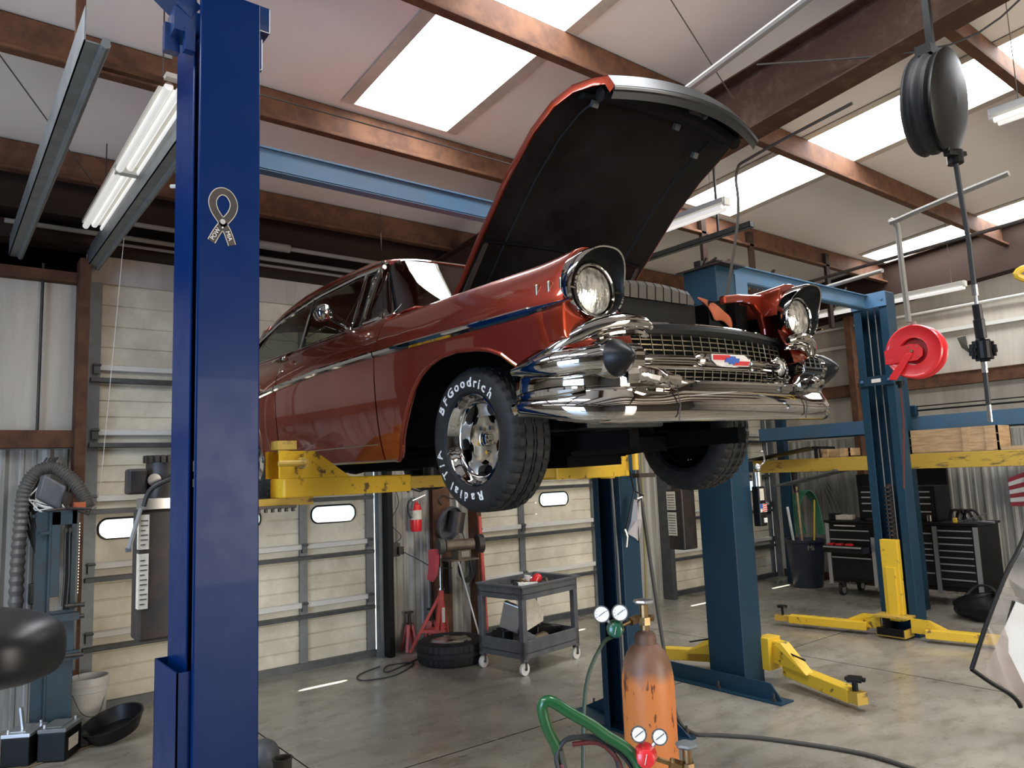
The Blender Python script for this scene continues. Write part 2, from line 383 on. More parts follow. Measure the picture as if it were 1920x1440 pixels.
# roof purlins (Z sections running along X)
for y in (6.62, 5.03, 3.45, 1.87, .29, -1.29, -2.9, -4.5, -6.1):
    zt = roof_z(y) - .015; zb = zt - .255
    b = MB()
    b.prism([(y-.003,zb),(y+.003,zb),(y+.003,zt),(y-.003,zt)], XL, XR, 0)
    b.prism([(y-.07,zb-.004),(y+.003,zb-.004),(y+.003,zb+.002),(y-.07,zb+.002)], XL, XR, 0)
    b.prism([(y-.07,zb),(y-.066,zb),(y-.066,zb+.022),(y-.07,zb+.022)], XL, XR, 0)
    b.prism([(y-.003,zt-.004),(y+.075,zt-.004),(y+.075,zt),(y-.003,zt)], XL, XR, 0)
    trim(b, M['oxide'], 'brown steel roof purlin')
b = MB(); y = 7.1; b.box((XL,y-.2,4.06),(XR,y+.09,4.39)); trim(b, M['gable'], 'dark brown eave strut at the top of the door wall')
b = MB(); b.box((XL,6.98,3.84),(XR,7.19,3.99)); trim(b, M['gable'], 'dark brown header channel above the overhead doors')
# main frames: rafters and columns
def ibeam_y(x, y0, y1, zt0, zt1, d0, d1, fw=.2, t=.012, tw=.008):
    b = MB()
    for (za0, za1, zb0, zb1, hw) in ((zt0, zt1, zt0-t, zt1-t, fw/2), (zt0-d0+t, zt1-d1+t, zt0-d0, zt1-d1, fw/2), (zt0-t, zt1-t, zt0-d0+t, zt1-d1+t, tw/2)):
        vs = [(x-hw,y0,zb0),(x+hw,y0,zb0),(x+hw,y0,za0),(x-hw,y0,za0),(x-hw,y1,zb1),(x+hw,y1,zb1),(x+hw,y1,za1),(x-hw,y1,za1)]
        b.add(vs, [(0,1,2,3),(4,7,6,5),(0,4,5,1),(1,5,6,2),(2,6,7,3),(3,7,4,0)])
    return b
for x in (4.5, -3.1):
    zr = lambda y: roof_z(y) - .27
    b = ibeam_y(x, 7.0, -2.0, zr(7), zr(-2), .55, .32)
    trim(b, M['rafter'], 'large rusty brown steel rafter')
    b = ibeam_y(x, -2.0, YB, zr(-2), zr(YB), .32, .5); trim(b, M['rafter'], 'rusty brown steel rafter behind the camera')
    b = MB(); b.box((x-.1,7.18,0),(x+.1,7.19,4.0))
    b.box((x-.11,7.06,0),(x+.11,7.075,3.9)); b.box((x-.005,7.07,0),(x+.005,7.19,3.9))
    trim(b, M['oxide'], 'brown steel frame column against the door wall')
# gable frame at the right wall
b = ibeam_y(XR-.14, 7.0, -2.0, roof_z(7)-.02, roof_z(-2)-.02, .6, .6, fw=.22); trim(b, M['gable'], 'dark steel gable rafter along the right wall')
b = MB()
for z in (2.78,): b.box((XR-.13,YB,z),(XR-.01,7.0,z+.17)); b.box((XR-.14,YB,z+.165),(XR-.01,7.0,z+.175))
trim(b, M['oxide'], 'brown wall girt along the right wall')
b = MB(); b.box((XR-.05,YB,3.53),(XR-.01,7.0,3.58)); b.cyl((XR-.08,YB,3.85),(XR-.08,7,3.85),.02,n=8); trim(b, M['fixture'], 'pale seam strip and conduit along the right wall')
for y in (5.6, 2.6, -.4):
    b = MB(); b.box((XR-.2,y-.05,0),(XR-.02,y+.05,4.0)); trim(b, M['oxide'], 'brown steel column in the right wall')

# ribbed liner helper: panel in plane x=const or y=const
def ribbed(b, axis, pos, u0, u1, z0, z1, sgn=-1, pitch=.305, depth=.022):
    pts = []; u = u0
    base = [(0,0),(.03,depth),(.055,depth),(.085,0),(.15,0),(.16,depth*.35),(.18,depth*.35),(.19,0),(.235,0),(.245,depth*.35),(.265,depth*.35),(.275,0)]
    while u < u1:
        for du, dd in base:
            if u+du <= u1: pts.append((u+du, dd))
        u += pitch
    pts.append((u1, 0))
    rows = []
    for z in (z0, z1):
        rows.append([((q, pos+sgn*d, z) if axis == 'y' else (pos+sgn*d, q, z)) for q, d in pts])
    b.grid(rows)
# --- door wall (wall_left)
DOORS = [(1.06,3.78), (5.02,7.02), (8.30,11.0)]; DH = 3.60
b = MB()
segs = [(XL,DOORS[0][0]-.04),(DOORS[0][1]+.04,DOORS[1][0]-.04),(DOORS[1][1]+.04,DOORS[2][0]-.04),(DOORS[2][1]+.04,XR+.1)]
for x0, x1 in segs: b.box((x0,YW,0),(x1,YW+.12,5))
b.box((XL,YW,DH),(XR,YW+.12,5.3))
wl = struct(b.build('wall_left', M['wall_vinyl']))
b = MB()
for (x0, x1), zt in zip(((.0-2,.93),(3.84,4.98),(7.08,8.24)), (2.15,3.6,3.6)): ribbed(b, 'y', YW-.015, x0, x1, 0, zt)
b.build('liner_panel', M['liner_metal'], wl, fix=False)
b = MB(); b.box((XL,7.06,2.16),(1.0,7.19,2.30)); b.box((XL,7.09,3.55),(.95,7.19,3.64)); trim(b, M['oxide'], 'brown girt between the liner and insulation on the door wall')
b = MB(); b.cyl((.70,7.15,2.2),(.70,7.15,3.7),.012,n=8); trim(b, M['dark'], 'thin seam pipe down the insulated wall panel')
# brown jambs
for x0, x1, mt in ((.95,1.03,'oxide'),(3.80,3.86,'black'),(4.93,4.99,'oxide'),(7.05,7.12,'steel_dark'),(8.2,8.28,'steel_dark')):
    b = MB(); b.box((x0,7.0,0),(x1,7.19,3.75)); trim(b, M[mt], 'steel door jamb')
def overhead_door(n, x0, x1, wins, stiles):
    b = MB(); secs = [0.05,.61,1.17,1.73,2.29,2.85,DH]; yd = YW+.02
    GR = []
    for z0, z1 in zip(secs, secs[1:]):
        # four shallow embossed bands per section
        prof = []; h = (z1-z0)/4
        for k in range(4):
            a = z0+k*h; prof += [(a+.004,0),(a+h-.012,0),(a+h-.008,.012),(a+h-.002,.012)]
        prof = [(z0,0)] + prof + [(z1,0)]
        if abs(z0-1.17) < .01 and wins:
            xs_ = [x0] + [v for w_ in wins for v in (w_[0]-.05, w_[1]+.05)] + [x1]
            for i, (xa, xb) in enumerate(zip(xs_, xs_[1:])):
                if i % 2 == 0: b.grid([[(xa,yd+d,z) for z, d in prof],[(xb,yd+d,z) for z, d in prof]])
                else:
                    b.add([(xa,yd,z0),(xb,yd,z0),(xb,yd,1.35),(xa,yd,1.35)],[(0,1,2,3)]); b.add([(xa,yd,1.60),(xb,yd,1.60),(xb,yd,z1),(xa,yd,z1)],[(0,1,2,3)])
                    # plate with a rounded opening
                    wx0, wx1, wz0, wz1 = xa+.05, xb-.05, 1.39, 1.56; r = .078; N_ = 32; cx, cz = (wx0+wx1)/2, (wz0+wz1)/2
                    inn = []; out = []
                    for k in range(N_):
                        t = 2*PI*k/N_; c_, s_ = math.cos(t), math.sin(t)
                        ex = (wx1-wx0)/2-r; ez = (wz1-wz0)/2-r
                        inn.append((cx + (ex if c_ > 1e-6 else -ex if c_ < -1e-6 else 0) + r*c_, yd, cz + (ez if s_ > 1e-6 else -ez if s_ < -1e-6 else 0) + r*s_))
                        m_ = max(abs(c_), abs(s_)); out.append((cx + c_/m_*(xb-xa)/2, yd, cz + s_/m_*.125))
                    b.grid([inn, out], closed=True)
                    GR.append((inn, (wx0,wx1,wz0,wz1)))
        else: b.grid([[(x0,yd+d,z) for z, d in prof],[(x1,yd+d,z) for z, d in prof]])
    D = struct(b.build(f'door_{n}', M['door'], fix=False), 'cream overhead garage door')
    for inn, (wx0,wx1,wz0,wz1) in GR:
        r_ = MB(); r_.tube([Vector(p)+Vector((0,-.006,0)) for p in inn], .009, n=6, closed=True); wf = r_.build('window_frame', M['black'], D, smooth=True)
        p_ = MB(); p_.add([(wx0-.01,yd+.012,wz0-.01),(wx1+.01,yd+.012,wz0-.01),(wx1+.01,yd+.012,wz1+.01),(wx0-.01,yd+.012,wz1+.01)],[(0,1,2,3)]); p_.build('pane', M['pane'], wf)
    for z in secs[1:-1]:
        r_ = MB(); r_.prism([(yd-.005,z-.03),(yd-.045,z-.02),(yd-.05,z+.022),(yd-.03,z+.03),(yd-.005,z+.03)], x0+.04, x1-.04, 0); r_.build('section_rail', M['fixture'], D)
        r_ = MB(); r_.prism([(yd-.01,z-.13),(yd-.075,z-.125),(yd-.08,z-.09),(yd-.01,z-.085)], x0+.02, x1-.02, 0); r_.build('strut', M['steel_dark'], D)
        for sx in [x0+.06, x1-.06] + [s_[0]+.04 for s_ in stiles]:
            h = MB(); h.cbox((sx,yd-.055,z-.01),(.05,.02,.09)); h.cyl((sx-.03,yd-.068,z+.02),(sx+.03,yd-.068,z+.02),.010,n=8); h.build('hinge', M['steel_dark'], D)
    for sx in [(x0,x0+.09),(x1-.09,x1)] + stiles:
        r_ = MB(); r_.box((sx[0],yd-.03,.05),(sx[1],yd-.004,DH)); r_.build('stile', M['steel'], D)
    r_ = MB(); r_.box((x0,yd-.05,.0),(x1,yd+.02,.07)); r_.build('bottom_seal', M['steel_dark'], D)
    for sx in (x0-.03, x1+.03):
        r_ = MB(); r_.box((sx-.02,yd-.12,.0),(sx+.02,yd-.03,3.7)); r_.build('track', M['steel'], D)
    return D
overhead_door(1, 1.06, 3.74, [(1.17,1.65),(2.07,2.55),(3.06,3.54)], [(2.93,3.01),(1.84,1.92)])
overhead_door(2, 5.02, 7.00, [(6.04,6.52)], [(5.69,5.77)])
overhead_door(3, 8.30, 10.98, [(8.40,8.88),(10.26,10.74)], [(9.36,9.46)])
# horizontal overhead door tracks hanging from the roof
for x, ya, yb, nm in ((.50,7.05,3.42,'left of the fluorescent tubes'),(1.06,7.1,3.9,'right of the fluorescent tubes')):
    t = thing('door_track', f'grey galvanised overhead door track {nm}', 'door track', (x,ya,3.75), 'overhead door tracks')
    b = MB(); b.box((x-.05,yb,3.70),(x-.044,ya,3.86)); b.box((x-.05,yb,3.70),(x+.05,ya,3.706)); b.box((x+.02,yb,3.71),(x+.05,ya,3.74))
    b.build('angle', M['steel'], t)
    b = MB(); b.tube([(x+.03,yb-.02,3.70),(x+.03,ya,3.70)], .02, n=8); b.build('rail', M['steel'], t, smooth=True)
    b = MB(); b.box((x-.02,yb+.5,3.8),(x+.02,yb+.54,4.45)); b.box((x-.02,yb+.48,3.86),(x+.45,yb+.52,3.89)); b.build('hanger', M['oxide'], t)
# spring shaft over door 1
for xa, xb, dd in ((.4,3.9,'over the left garage door'),):
    t = thing('torsion_shaft', f'white door spring shaft {dd}', 'door shaft', (xa,6.95,3.95))
    b = MB(); b.cyl((xa,6.85,3.93),(xb,6.85,3.93),.02,n=10); b.build('shaft', M['conduit'], t, smooth=True)
# --- right wall
b = MB(); b.box((XR,YB,0),(XR+.12,YW,5.4)); wr = struct(b.build('wall_right', M['wall_vinyl']))
b = MB(); ribbed(b, 'x', XR-.02, YB, 7.05, 0, 2.15); b.build('liner_panel', M['liner_metal'], wr, fix=False)
b = MB(); b.box((XR-.045,YB,0),(XR-.03,7.1,.12)); struct(b.build('baseboard_right', M['oxide']), 'rusty base channel')
# walls behind the camera with open bays
b = MB(); b.box((XL-.12,YB,0),(XL,-1.3,5.4)); b.box((XL-.12,2.3,0),(XL,YW,5.4)); b.box((XL-.12,-1.3,3.6),(XL,2.3,5.4)); struct(b.build('wall_side', M['dim_wall']))
b = MB(); b.box((XL,YB-.12,0),(2.9,YB,5.6)); b.box((7.1,YB-.12,0),(XR,YB,5.6)); b.box((2.9,YB-.12,3.6),(7.1,YB,5.6)); struct(b.build('wall_back', M['dim_wall']))
b = MB(); b.box((-40,-40,-.3),(40,40,-.13)); struct(b.build('trim_ground', M['floor']), 'paved yard outside'); bpy.data.objects['trim_ground'].name = 'trim_0'
# ------------------------------------------------------------------ the car, built in its own frame (x across, y to the rear, z up)
car = thing('classic_car', 'metallic orange red 1950s hardtop raised on the lift with its bonnet open', 'car', (0,0,0))
car.location = (2.698, 2.667, 1.673); car.scale = (.96,)*3
_Rz = Matrix.Rotation(0, 4, 'Z'); car.rotation_euler = (Matrix.Rotation(.008, 4, 'X') @ Matrix.Rotation(-.025, 4, 'Y')).to_euler()
def sm(a, b, x): t = min(1, max(0, (x-a)/(b-a))); return t*t*(3-2*t)
WZ = [(.2,.872),(.245,.885),(.35,.912),(.5,.928),(.65,.936),(.78,.936),(.85,.926),(.92,.902)]
def halfw(z, y):
    w_ = interp(z, WZ)
    w_ *= 1 - .045*sm(.35, -.8, y)**1.5 if y < .35 else 1
    if y > 3.0: w_ *= 1 - .06*sm(3.0, 4.2, y)
    # crease swelling over the front wheel
    return w_
ARCH = [(-.80,.70),(-.60,.655),(-.41,.60),(-.385,.615),(-.32,.66),(-.24,.69),(-.15,.708),(0,.72),(.12,.712),(.22,.685),(.31,.64),(.39,.575),(.45,.50),(.51,.42),(.56,.34),(.60,.275),(.625,.247),(.66,.245)]
RARCH = [(2.50,.245),(2.53,.33),(2.58,.42),(2.68,.50),(2.82,.54),(2.98,.55),(3.12,.53),(3.22,.47),(3.28,.38),(3.31,.30),(4.2,.36)]
def zbot(y):
    if y < .66: return interp(y, ARCH)
    if y > 2.5: return interp(y, RARCH)
    return .245
def section(y, sg, kind):
    zb = zbot(y); pts = []
    xi = halfw(zb, y)
    pts.append((xi-.03, zb+.012)); pts.append((xi-.012, zb)) ; 
    zt = .905; n = 9
    for k in range(n+1):
        z = zb + .006 + (zt-zb-.006)*k/n; pts.append((halfw(z, y), z))
    if kind == 'fender':
        lift = .02*sm(-.45, -.80, y); q = 1-.03*sm(.35,-.8,y)
        fl = sm(.35,-.3,y)
        for x, z in ((.885,.955),(.862,.99),(.83,1.015),(.79,1.03),(.74,1.035),(.69,1.03),(.645,1.012),(.62,.985),(.612,.94),(.61,.88)):
            pts.append((x*q, z+lift*(1 if z > .95 else 0) + (1-fl)*(.0)))
    elif kind == 'door':
        for x, z in ((.885,.95),(.865,.985),(.842,1.01),(.818,1.03),(.80,1.045),(.785,1.05),(.77,1.05),(.765,1.03)): pts.append((x, z))
    else:
        fz = .07*sm(2.9, 4.1, y); r = 1-.05*sm(3.0,4.2,y)
        for x, z in ((.888,.95),(.872,.985),(.855,1.01),(.835,1.03),(.81,1.045),(.785,1.05),(.76,1.045),(.72,1.035)): pts.append((x*r, z+fz*(1 if x > .8 else .1)))
    return [(sg*x, y, z) for x, z in pts]
def ys_range(a, b, extra=(), n=24):
    s_ = set(round(a+(b-a)*k/n, 4) for k in range(n+1)) | set(e for e in extra if a < e < b); return sorted(s_)
for sg in (-1, 1):
    b = MB(); Y = ys_range(-.68, .765, [p[0] for p in ARCH], 26)
    rows = [section(y, sg, 'fender') for y in Y]
    s0 = section(-.68, sg, 'fender'); c = Vector((sg*.745, 0, .87))
    pre = []
    def fwd_low(p): return p[1] - .062*(1-sm(.655,.745,p[2]))*sm(-.35,-.66,p[1])
    for yy, k in ((-.715,.40),(-.714,.62),(-.711,.78),(-.706,.88),(-.698,.95),(-.69,.985)):
        pre.append([((p[0]-c.x)*k+c.x, yy, p[2] if p[2] < .8 else (p[2]-c.z)*(1-(1-k)*.35)+c.z) for p in s0])
    rows = [[(p[0], max(p[1], -.692), p[2]) for p in r] for r in pre + rows]
    b.grid(rows, flip=(sg > 0)); b.f.append(list(range(len(s0)))); b.mi.append(0)
    fen = b.build('front_fender', M['paint'], car, smooth=True, sharp=50)
    # swept nose below the headlamp
    b = MB(); rows = []
    for z in (.80,.775,.755,.735,.715,.70,.68,.66,.645):
        dl = .060*(1-sm(.655,.77,z)) - .012*sm(.76,.80,z); r = []
        for k in range(17):
            t = PI/2*k/16; r.append((sg*(.575+(halfw(z,-.5)-.575+.002)*max(0,math.cos(t))**.62), -.50-(.195+dl)*math.sin(t)**.62, z - .02*k/16*(z<.7)))
        rows.append(r)
    b.grid(rows, flip=(sg < 0)); b.build('fender_nose', M['paint'], fen, smooth=True, fix=False, sharp=60)
    # rolled wheel arch lip
    b = MB(); b.tube([(sg*(halfw(zbot(y), y)-.006), y, zbot(y)) for y in ys_range(-.41, .66, [p[0] for p in ARCH], 20)], .011, n=8); b.build('arch_lip', M['paint'], fen, smooth=True)
    # wheel well and inner panels
    b = MB(); prof = [(y, zbot(y)+.05) for y in ys_range(-.40,.62,[p[0] for p in ARCH],12)]
    b.grid([[(sg*.90,y,z) for y, z in prof], [(sg*.45,y,z) for y, z in prof]]); b.box((min(sg*.42,sg*.46),-.55,.38),(max(sg*.42,sg*.46),.7,.98))
    b.build('inner_fender', M['black_dull'], fen, fix=False)
    # three hash mark louvres and fender badge trim
    for y0 in (-.53,-.60,-.67):
        b = MB(); x_ = halfw(.89, y0)+.001
        b.cbox((sg*(x_),y0,.885),(.012,.017,.062)); b.build('hash_mark', M['gold'], fen, bevel=.006)
    # door
    b = MB(); Y = ys_range(.777, 2.198, n=20); b.grid([section(y, sg, 'door') for y in Y], flip=(sg > 0))
    for yy in (.777, 2.198):
        s_ = section(yy, sg, 'door'); b.add(s_ + [(sg*.80, yy, 1.0),(sg*.80, yy, .26)], [list(range(len(s_)+2))])
    dr = b.build('door', M['paint'], car, smooth=True, sharp=50)
    b = MB(); Y = ys_range(2.21, 4.16, [p[0] for p in RARCH], 26); b.grid([section(y, sg, 'quarter') for y in Y], flip=(sg > 0))
    s_ = section(4.16, sg, 'quarter'); b.add([(p[0], 4.16, p[2]) for p in s_], [list(range(len(s_)))])
    qu = b.build('rear_quarter', M['paint'], car, smooth=True, sharp=50)
    # dark filler behind the shut lines, lower door crease
    b = MB(); 
    for yy in (.771, 2.204):
        s_ = section(yy, sg, 'door'); b.add([(p[0]*.985, yy-.02, p[2]) for p in s_]+[(p[0]*.985, yy+.02, p[2]) for p in s_], [(i,i+1,len(s_)+i+1,len(s_)+i) for i in range(len(s_)-1)])
    b.build('door_shut_line', M['black_dull'], dr, fix=False)
    b = MB(); b.tube([(sg*(halfw(.335,y)+.0005), y, .335) for y in ys_range(.80,2.19,n=10)], .0035, n=6); b.tube([(sg*(halfw(.247,y)+.002), y, .245) for y in ys_range(.64,2.48,n=10)], .007, n=6)
    b.build('rocker_trim', M['chrome_dull'], dr, smooth=True)
    # side spear moulding, tapering to a point at the front
    def spear(y0, y1, par):
        b = MB(); pr = []
        for y in ys_range(y0, y1, n=18):
            zc = interp(y, [(-.745,.812),(0,.806),(.8,.815),(1.5,.812),(2.2,.782),(2.6,.755),(3.4,.70),(4.16,.66)]); h = .015*sm(-.76,-.45,y)+.004
            if y > 2.6: h = .018
            x_ = halfw(zc, y)
            pr.append([(sg*(x_+dx), y, zc+dz*h) for dx, dz in ((-.004,-1),(.006,-.95),(.014,-.45),(.013,.0),(.015,.5),(.007,.95),(-.004,1))])
        b.grid(pr, flip=(sg < 0)); b.f.append(list(range(7))); b.mi.append(0); b.build('side_moulding', M['chrome'], par, smooth=True, sharp=30)
    spear(-.745, .765, fen); spear(.777, 2.198, dr); spear(2.21, 4.15, qu)
    # door handle, lock
    b = MB(); x_ = sg*.898; b.tube([(x_,2.08,.972),(x_+sg*.03,2.10,.972),(x_+sg*.034,2.20,.972),(x_+sg*.03,2.25,.972)], [.011,.012,.012,.008], n=8); b.cbox((x_+sg*.006,2.13,.972),(.02,.14,.03)); b.sphere((x_+sg*.02,2.075,.972),.017,10,8)
    b.build('door_handle', M['chrome'], dr, smooth=True)
    b = MB(); b.cyl((sg*.905,2.12,.885),(sg*.935,2.12,.885),.012,n=12); b.build('door_lock', M['chrome'], dr, smooth=True)
    # side glass and its frames
    WT = [(1.02,1.385),(1.4,1.405),(2.0,1.40),(2.6,1.345),(3.0,1.25),(3.30,1.10)]
    top = lambda y: interp(y, WT)
    xs_ = lambda z: sg*(.785 - (z-1.05)*.27)
    b = MB(); yy = ys_range(1.14, 3.28, n=16); b.grid([[(xs_(1.05)*.995, y, 1.045) for y in yy], [(xs_(top(y))*.995, y, top(y)) for y in yy]]); b.build('side_window', M['car_glass'], dr, fix=False)
    b = MB(); b.tube([(xs_(top(y)), y, top(y)) for y in ys_range(1.05, 3.34, n=20)], .014, n=8); b.tube([(xs_(top(y)+.03)*1.0, y, top(y)+.035) for y in ys_range(1.05, 3.34, n=20)], .006, n=6)
    b.build('window_top_trim', M['chrome'], dr, smooth=True)
    b = MB()
    for (ya, yb, r) in ((1.325,1.275,.010),(2.10,2.05,.012),(2.13,2.08,.006)): b.tube([(xs_(1.05), ya, 1.045),(xs_(top(yb)), yb, top(yb))], r, n=8)
    b.tube([(xs_(1.05),1.40,1.045)]+[(xs_(1.15),1.75,1.15),(xs_(1.12),2.06,1.12)], .004, n=6)
    b.build('window_post', M['chrome'], dr, smooth=True)
    b = MB(); b.tube([(sg*.783, y, 1.052) for y in ys_range(.80,3.3,n=10)], .008, n=6); b.build('belt_trim', M['chrome'], dr, smooth=True)
    b = MB(); b.tube(smooth_pts([(sg*.79,1.16,1.04),(sg*.765,1.13,1.16),(sg*.725,1.10,1.30),(sg*.69,1.08,1.39),(sg*.665,1.06,1.42)], 5), .022, n=8, flat=.7); b.tube(smooth_pts([(sg*.80,1.19,1.04),(sg*.772,1.165,1.16),(sg*.735,1.14,1.30),(sg*.70,1.12,1.38)], 5), .009, n=8)
    b.build('windshield_pillar', M['chrome'], car, smooth=True)
# mirror on the near side door
mir = MB(); mir.sphere((-.955,1.33,1.145), .052, 20, 14, (1,.75,1)); mir.cyl((-.955,1.365,1.145),(-.955,1.38,1.145),.05,n=20); mo = mir.build('side_mirror', M['chrome'], car, smooth=True)
b = MB(); b.tube(smooth_pts([(-.93,1.33,1.13),(-.90,1.30,1.09),(-.86,1.27,1.06),(-.835,1.26,1.035)],4), [.009]*12+[.011], n=8); b.cbox((-.835,1.26,1.035),(.03,.07,.014), Matrix.Rotation(.6,4,'Y')); b.build('mirror_arm', M['chrome'], mo, smooth=True)
b = MB(); b.cyl((-.80,.90,1.03),(-.80,.895,1.07),.010,.006,n=10); b.cyl((-.80,.895,1.07),(-.80,.885,1.66),.0022,.0012,n=6); b.build('radio_antenna', M['chrome'], car, smooth=True)
# roof
def roof_pt(u, y):
    zc = interp(y, [(1.02,1.445),(1.12,1.487),(1.3,1.517),(1.7,1.53),(2.3,1.522),(2.8,1.485),(3.1,1.45),(3.3,1.405)])
    xw = interp(y, [(1.02,.62),(1.3,.672),(2.3,.685),(2.9,.67),(3.3,.62)])
    ze = interp(y, [(1.02,1.405),(1.3,1.425),(2.0,1.43),(2.6,1.39),(3.0,1.32),(3.3,1.25)])
    a = abs(u); k = a**3.2; x = math.copysign(xw*math.sin(a*PI/2)**.95 if a else 0, u)
    return (x, y, zc + (ze-zc)*k)
b = MB(); yy = ys_range(1.03, 3.3, n=18); b.grid([[roof_pt(-1+2*k/20, y) for k in range(21)] for y in yy]); rf = b.build('roof', M['paint'], car, smooth=True, solid=.012, fix=False)
b = MB(); b.tube([roof_pt(-1+2*k/20, 1.03) for k in range(21)], .016, n=8, flat=.8); b.build('windshield_header_trim', M['chrome'], rf, smooth=True)
for sg in (-1,1):
    b = MB(); b.grid([[(sg*.675,2.95,1.36),(sg*.64,3.3,1.28),(sg*.56,3.38,1.35)],[(sg*.74,3.05,1.2),(sg*.72,3.45,1.16),(sg*.62,3.6,1.18)],[(sg*.80,3.2,1.04),(sg*.78,3.7,1.04),(sg*.66,3.85,1.04)]]); b.build('rear_pillar', M['paint'], rf, smooth=True, solid=.02, fix=False)
# windshield, wrapping round at the corners
def ws(u, t):
    a = abs(u); s_ = 1 if u >= 0 else -1
    xb = .80*math.sin(min(1,a)*PI/2)**.9; yb = .63 + .50*a**3.6; zb_ = 1.055
    xt = .66*math.sin(min(1,a)*PI/2)**.9; yt = 1.0 + .05*a**4; zt_ = 1.435 - .025*a**3
    return (s_*lerp(xb,xt,t), lerp(yb,yt,t), lerp(zb_,zt_,t))
b = MB(); b.grid([[ws(-1+2*k/28, t/8) for k in range(29)] for t in range(9)]); wsg = b.build('windshield', M['car_glass'], car, smooth=True, fix=False)
b = MB(); b.tube([ws(-1+2*k/28, 0) for k in range(29)], .012, n=8); b.build('windshield_trim', M['chrome'], wsg, smooth=True)
b = MB(); b.grid([[(-.6+.1*k, 3.32+.5*t, 1.40-.36*t) for k in range(13)] for t in (0,1)]); b.build('rear_window', M['car_glass'], car, fix=False)
# boot lid, rear panel, cowl, floor pan, firewall
b = MB(); b.grid([[(x, y, 1.045 + .035*(1-(x/.75)**2) - .10*sm(3.7,4.15,y)) for x in [-.74+.148*k for k in range(11)]] for y in ys_range(3.75,4.14,n=6)]); b.build('boot_lid', M['paint'], car, smooth=True, fix=False)
b = MB(); b.box((-.84,4.10,.36),(.84,4.13,.96)); b.build('rear_panel', M['paint'], car)
b = MB(); b.tube(smooth_pts([(-.93,3.6,.5),(-.93,4.0,.5),(-.85,4.24,.5),(0,4.30,.5),(.85,4.24,.5),(.93,4.0,.5),(.93,3.6,.5)],5), .08, n=10, flat=1.3); b.build('rear_bumper', M['chrome'], car, smooth=True)
b = MB(); b.grid([[(x, y, 1.045+.02*(1-(x/.78)**2)) for x in [-.79+.158*k for k in range(11)]] for y in (.56,.70,.78)]); b.build('cowl', M['paint'], car, smooth=True, fix=False, solid=.01)
b = MB(); b.box((-.66,.50,.20),(.66,4.05,.26)); b.box((-.60,.50,.25),(.60,.55,1.03)); b.box((-.42,-.55,.24),(-.36,4.0,.32)); b.box((.36,-.55,.24),(.42,4.0,.32)); b.box((-.86,.70,.25),(.86,2.5,.29))
b.cyl((-.05,.3,.30),(-.05,2.8,.26),.06,n=10); b.box((-.35,-.10,.22),(.35,.0,.30)); b.box((-.2,.1,.16),(.2,.8,.3)); b.cyl((-.62,.0,.30),(.62,.0,.30),.035,n=8); b.beam((-.6,-.05,.27),(-.2,.25,.22),.05,.05); b.beam((.6,-.05,.27),(.2,.25,.22),.05,.05)
b.cyl((.25,.5,.2),(.3,3.9,.2),.03,n=8); b.cyl((-.6,2.92,.31),(.6,2.92,.31),.05,n=8); b.sphere((0,2.92,.31),.15,12,8)
b.build('chassis', M['black_dull'], car)
b = MB(); b.box((-.62,1.6,.3),(.62,1.75,.90)); b.box((-.62,1.5,.30),(.62,2.1,.58)); b.box((-.6,2.75,.3),(.6,2.95,.92)); b.box((-.68,.80,.78),(.68,1.0,1.0)); b.cyl((-.32,1.15,.96),(-.32,1.17,.93),.19,n=20)
b.build('interior', M['black'], car, bevel=.03)
# engine with red air cleaner and valve covers
b = MB(); b.box((-.28,-.15,.35),(.28,.48,.80)); b.cyl((0,.12,.80),(0,.12,.90),.09,n=14); b.box((-.32,-.10,.72),(-.16,.42,.84)); b.box((.16,-.10,.72),(.32,.42,.84)); b.cyl((0,-.28,.62),(0,-.25,.62),.20,n=16)
en = b.build('engine', M['steel_dark'], car, bevel=.01)
b = MB(); b.lathe((.02,.08,.90),(0,0,1),[(0,.03),(0,.17),(.012,.19),(.06,.19),(.075,.17),(.09,.06),(.10,.0)],28); b.build('air_cleaner', M['red'], en, smooth=True)
# radiator with ribbed top tank
b = MB(); b.box((-.46,-.47,.42),(.20,-.40,.93)); rad = b.build('radiator', M['black'], car)
b = MB(); xx = [-.46+.0022*k for k in range(297)]
def tank_top(x): a = abs((x+.133)/.33); return .990+.026*(1-a**2) - .05*max(0, a-.85)/.15
prof = [(x, .0 if int((x+.46)/.058) == int((x+.46-.007)/.058) else -.01) for x in xx]
b.grid([[(x, -.485-d*0+ (0.008 if d else 0), .93) for x, d in prof], [(x, -.49+(0.008 if d else 0), tank_top(x)-.02+d) for x, d in prof], [(x, -.475, tank_top(x)+d) for x, d in prof], [(x, -.40, tank_top(x)+d) for x, d in prof], [(x,-.385,.93) for x, d in prof]])
b.f.append([0,1,2]) ; b.mi.append(0); b.build('radiator_top_tank', mat('dusty brown radiator tank', (.075,.066,.055), .6), rad, fix=False)
b = MB(); b.cyl((-.33,-.44,1.0),(-.33,-.44,1.035),.03,n=12); b.build('radiator_cap', M['chrome'], rad)
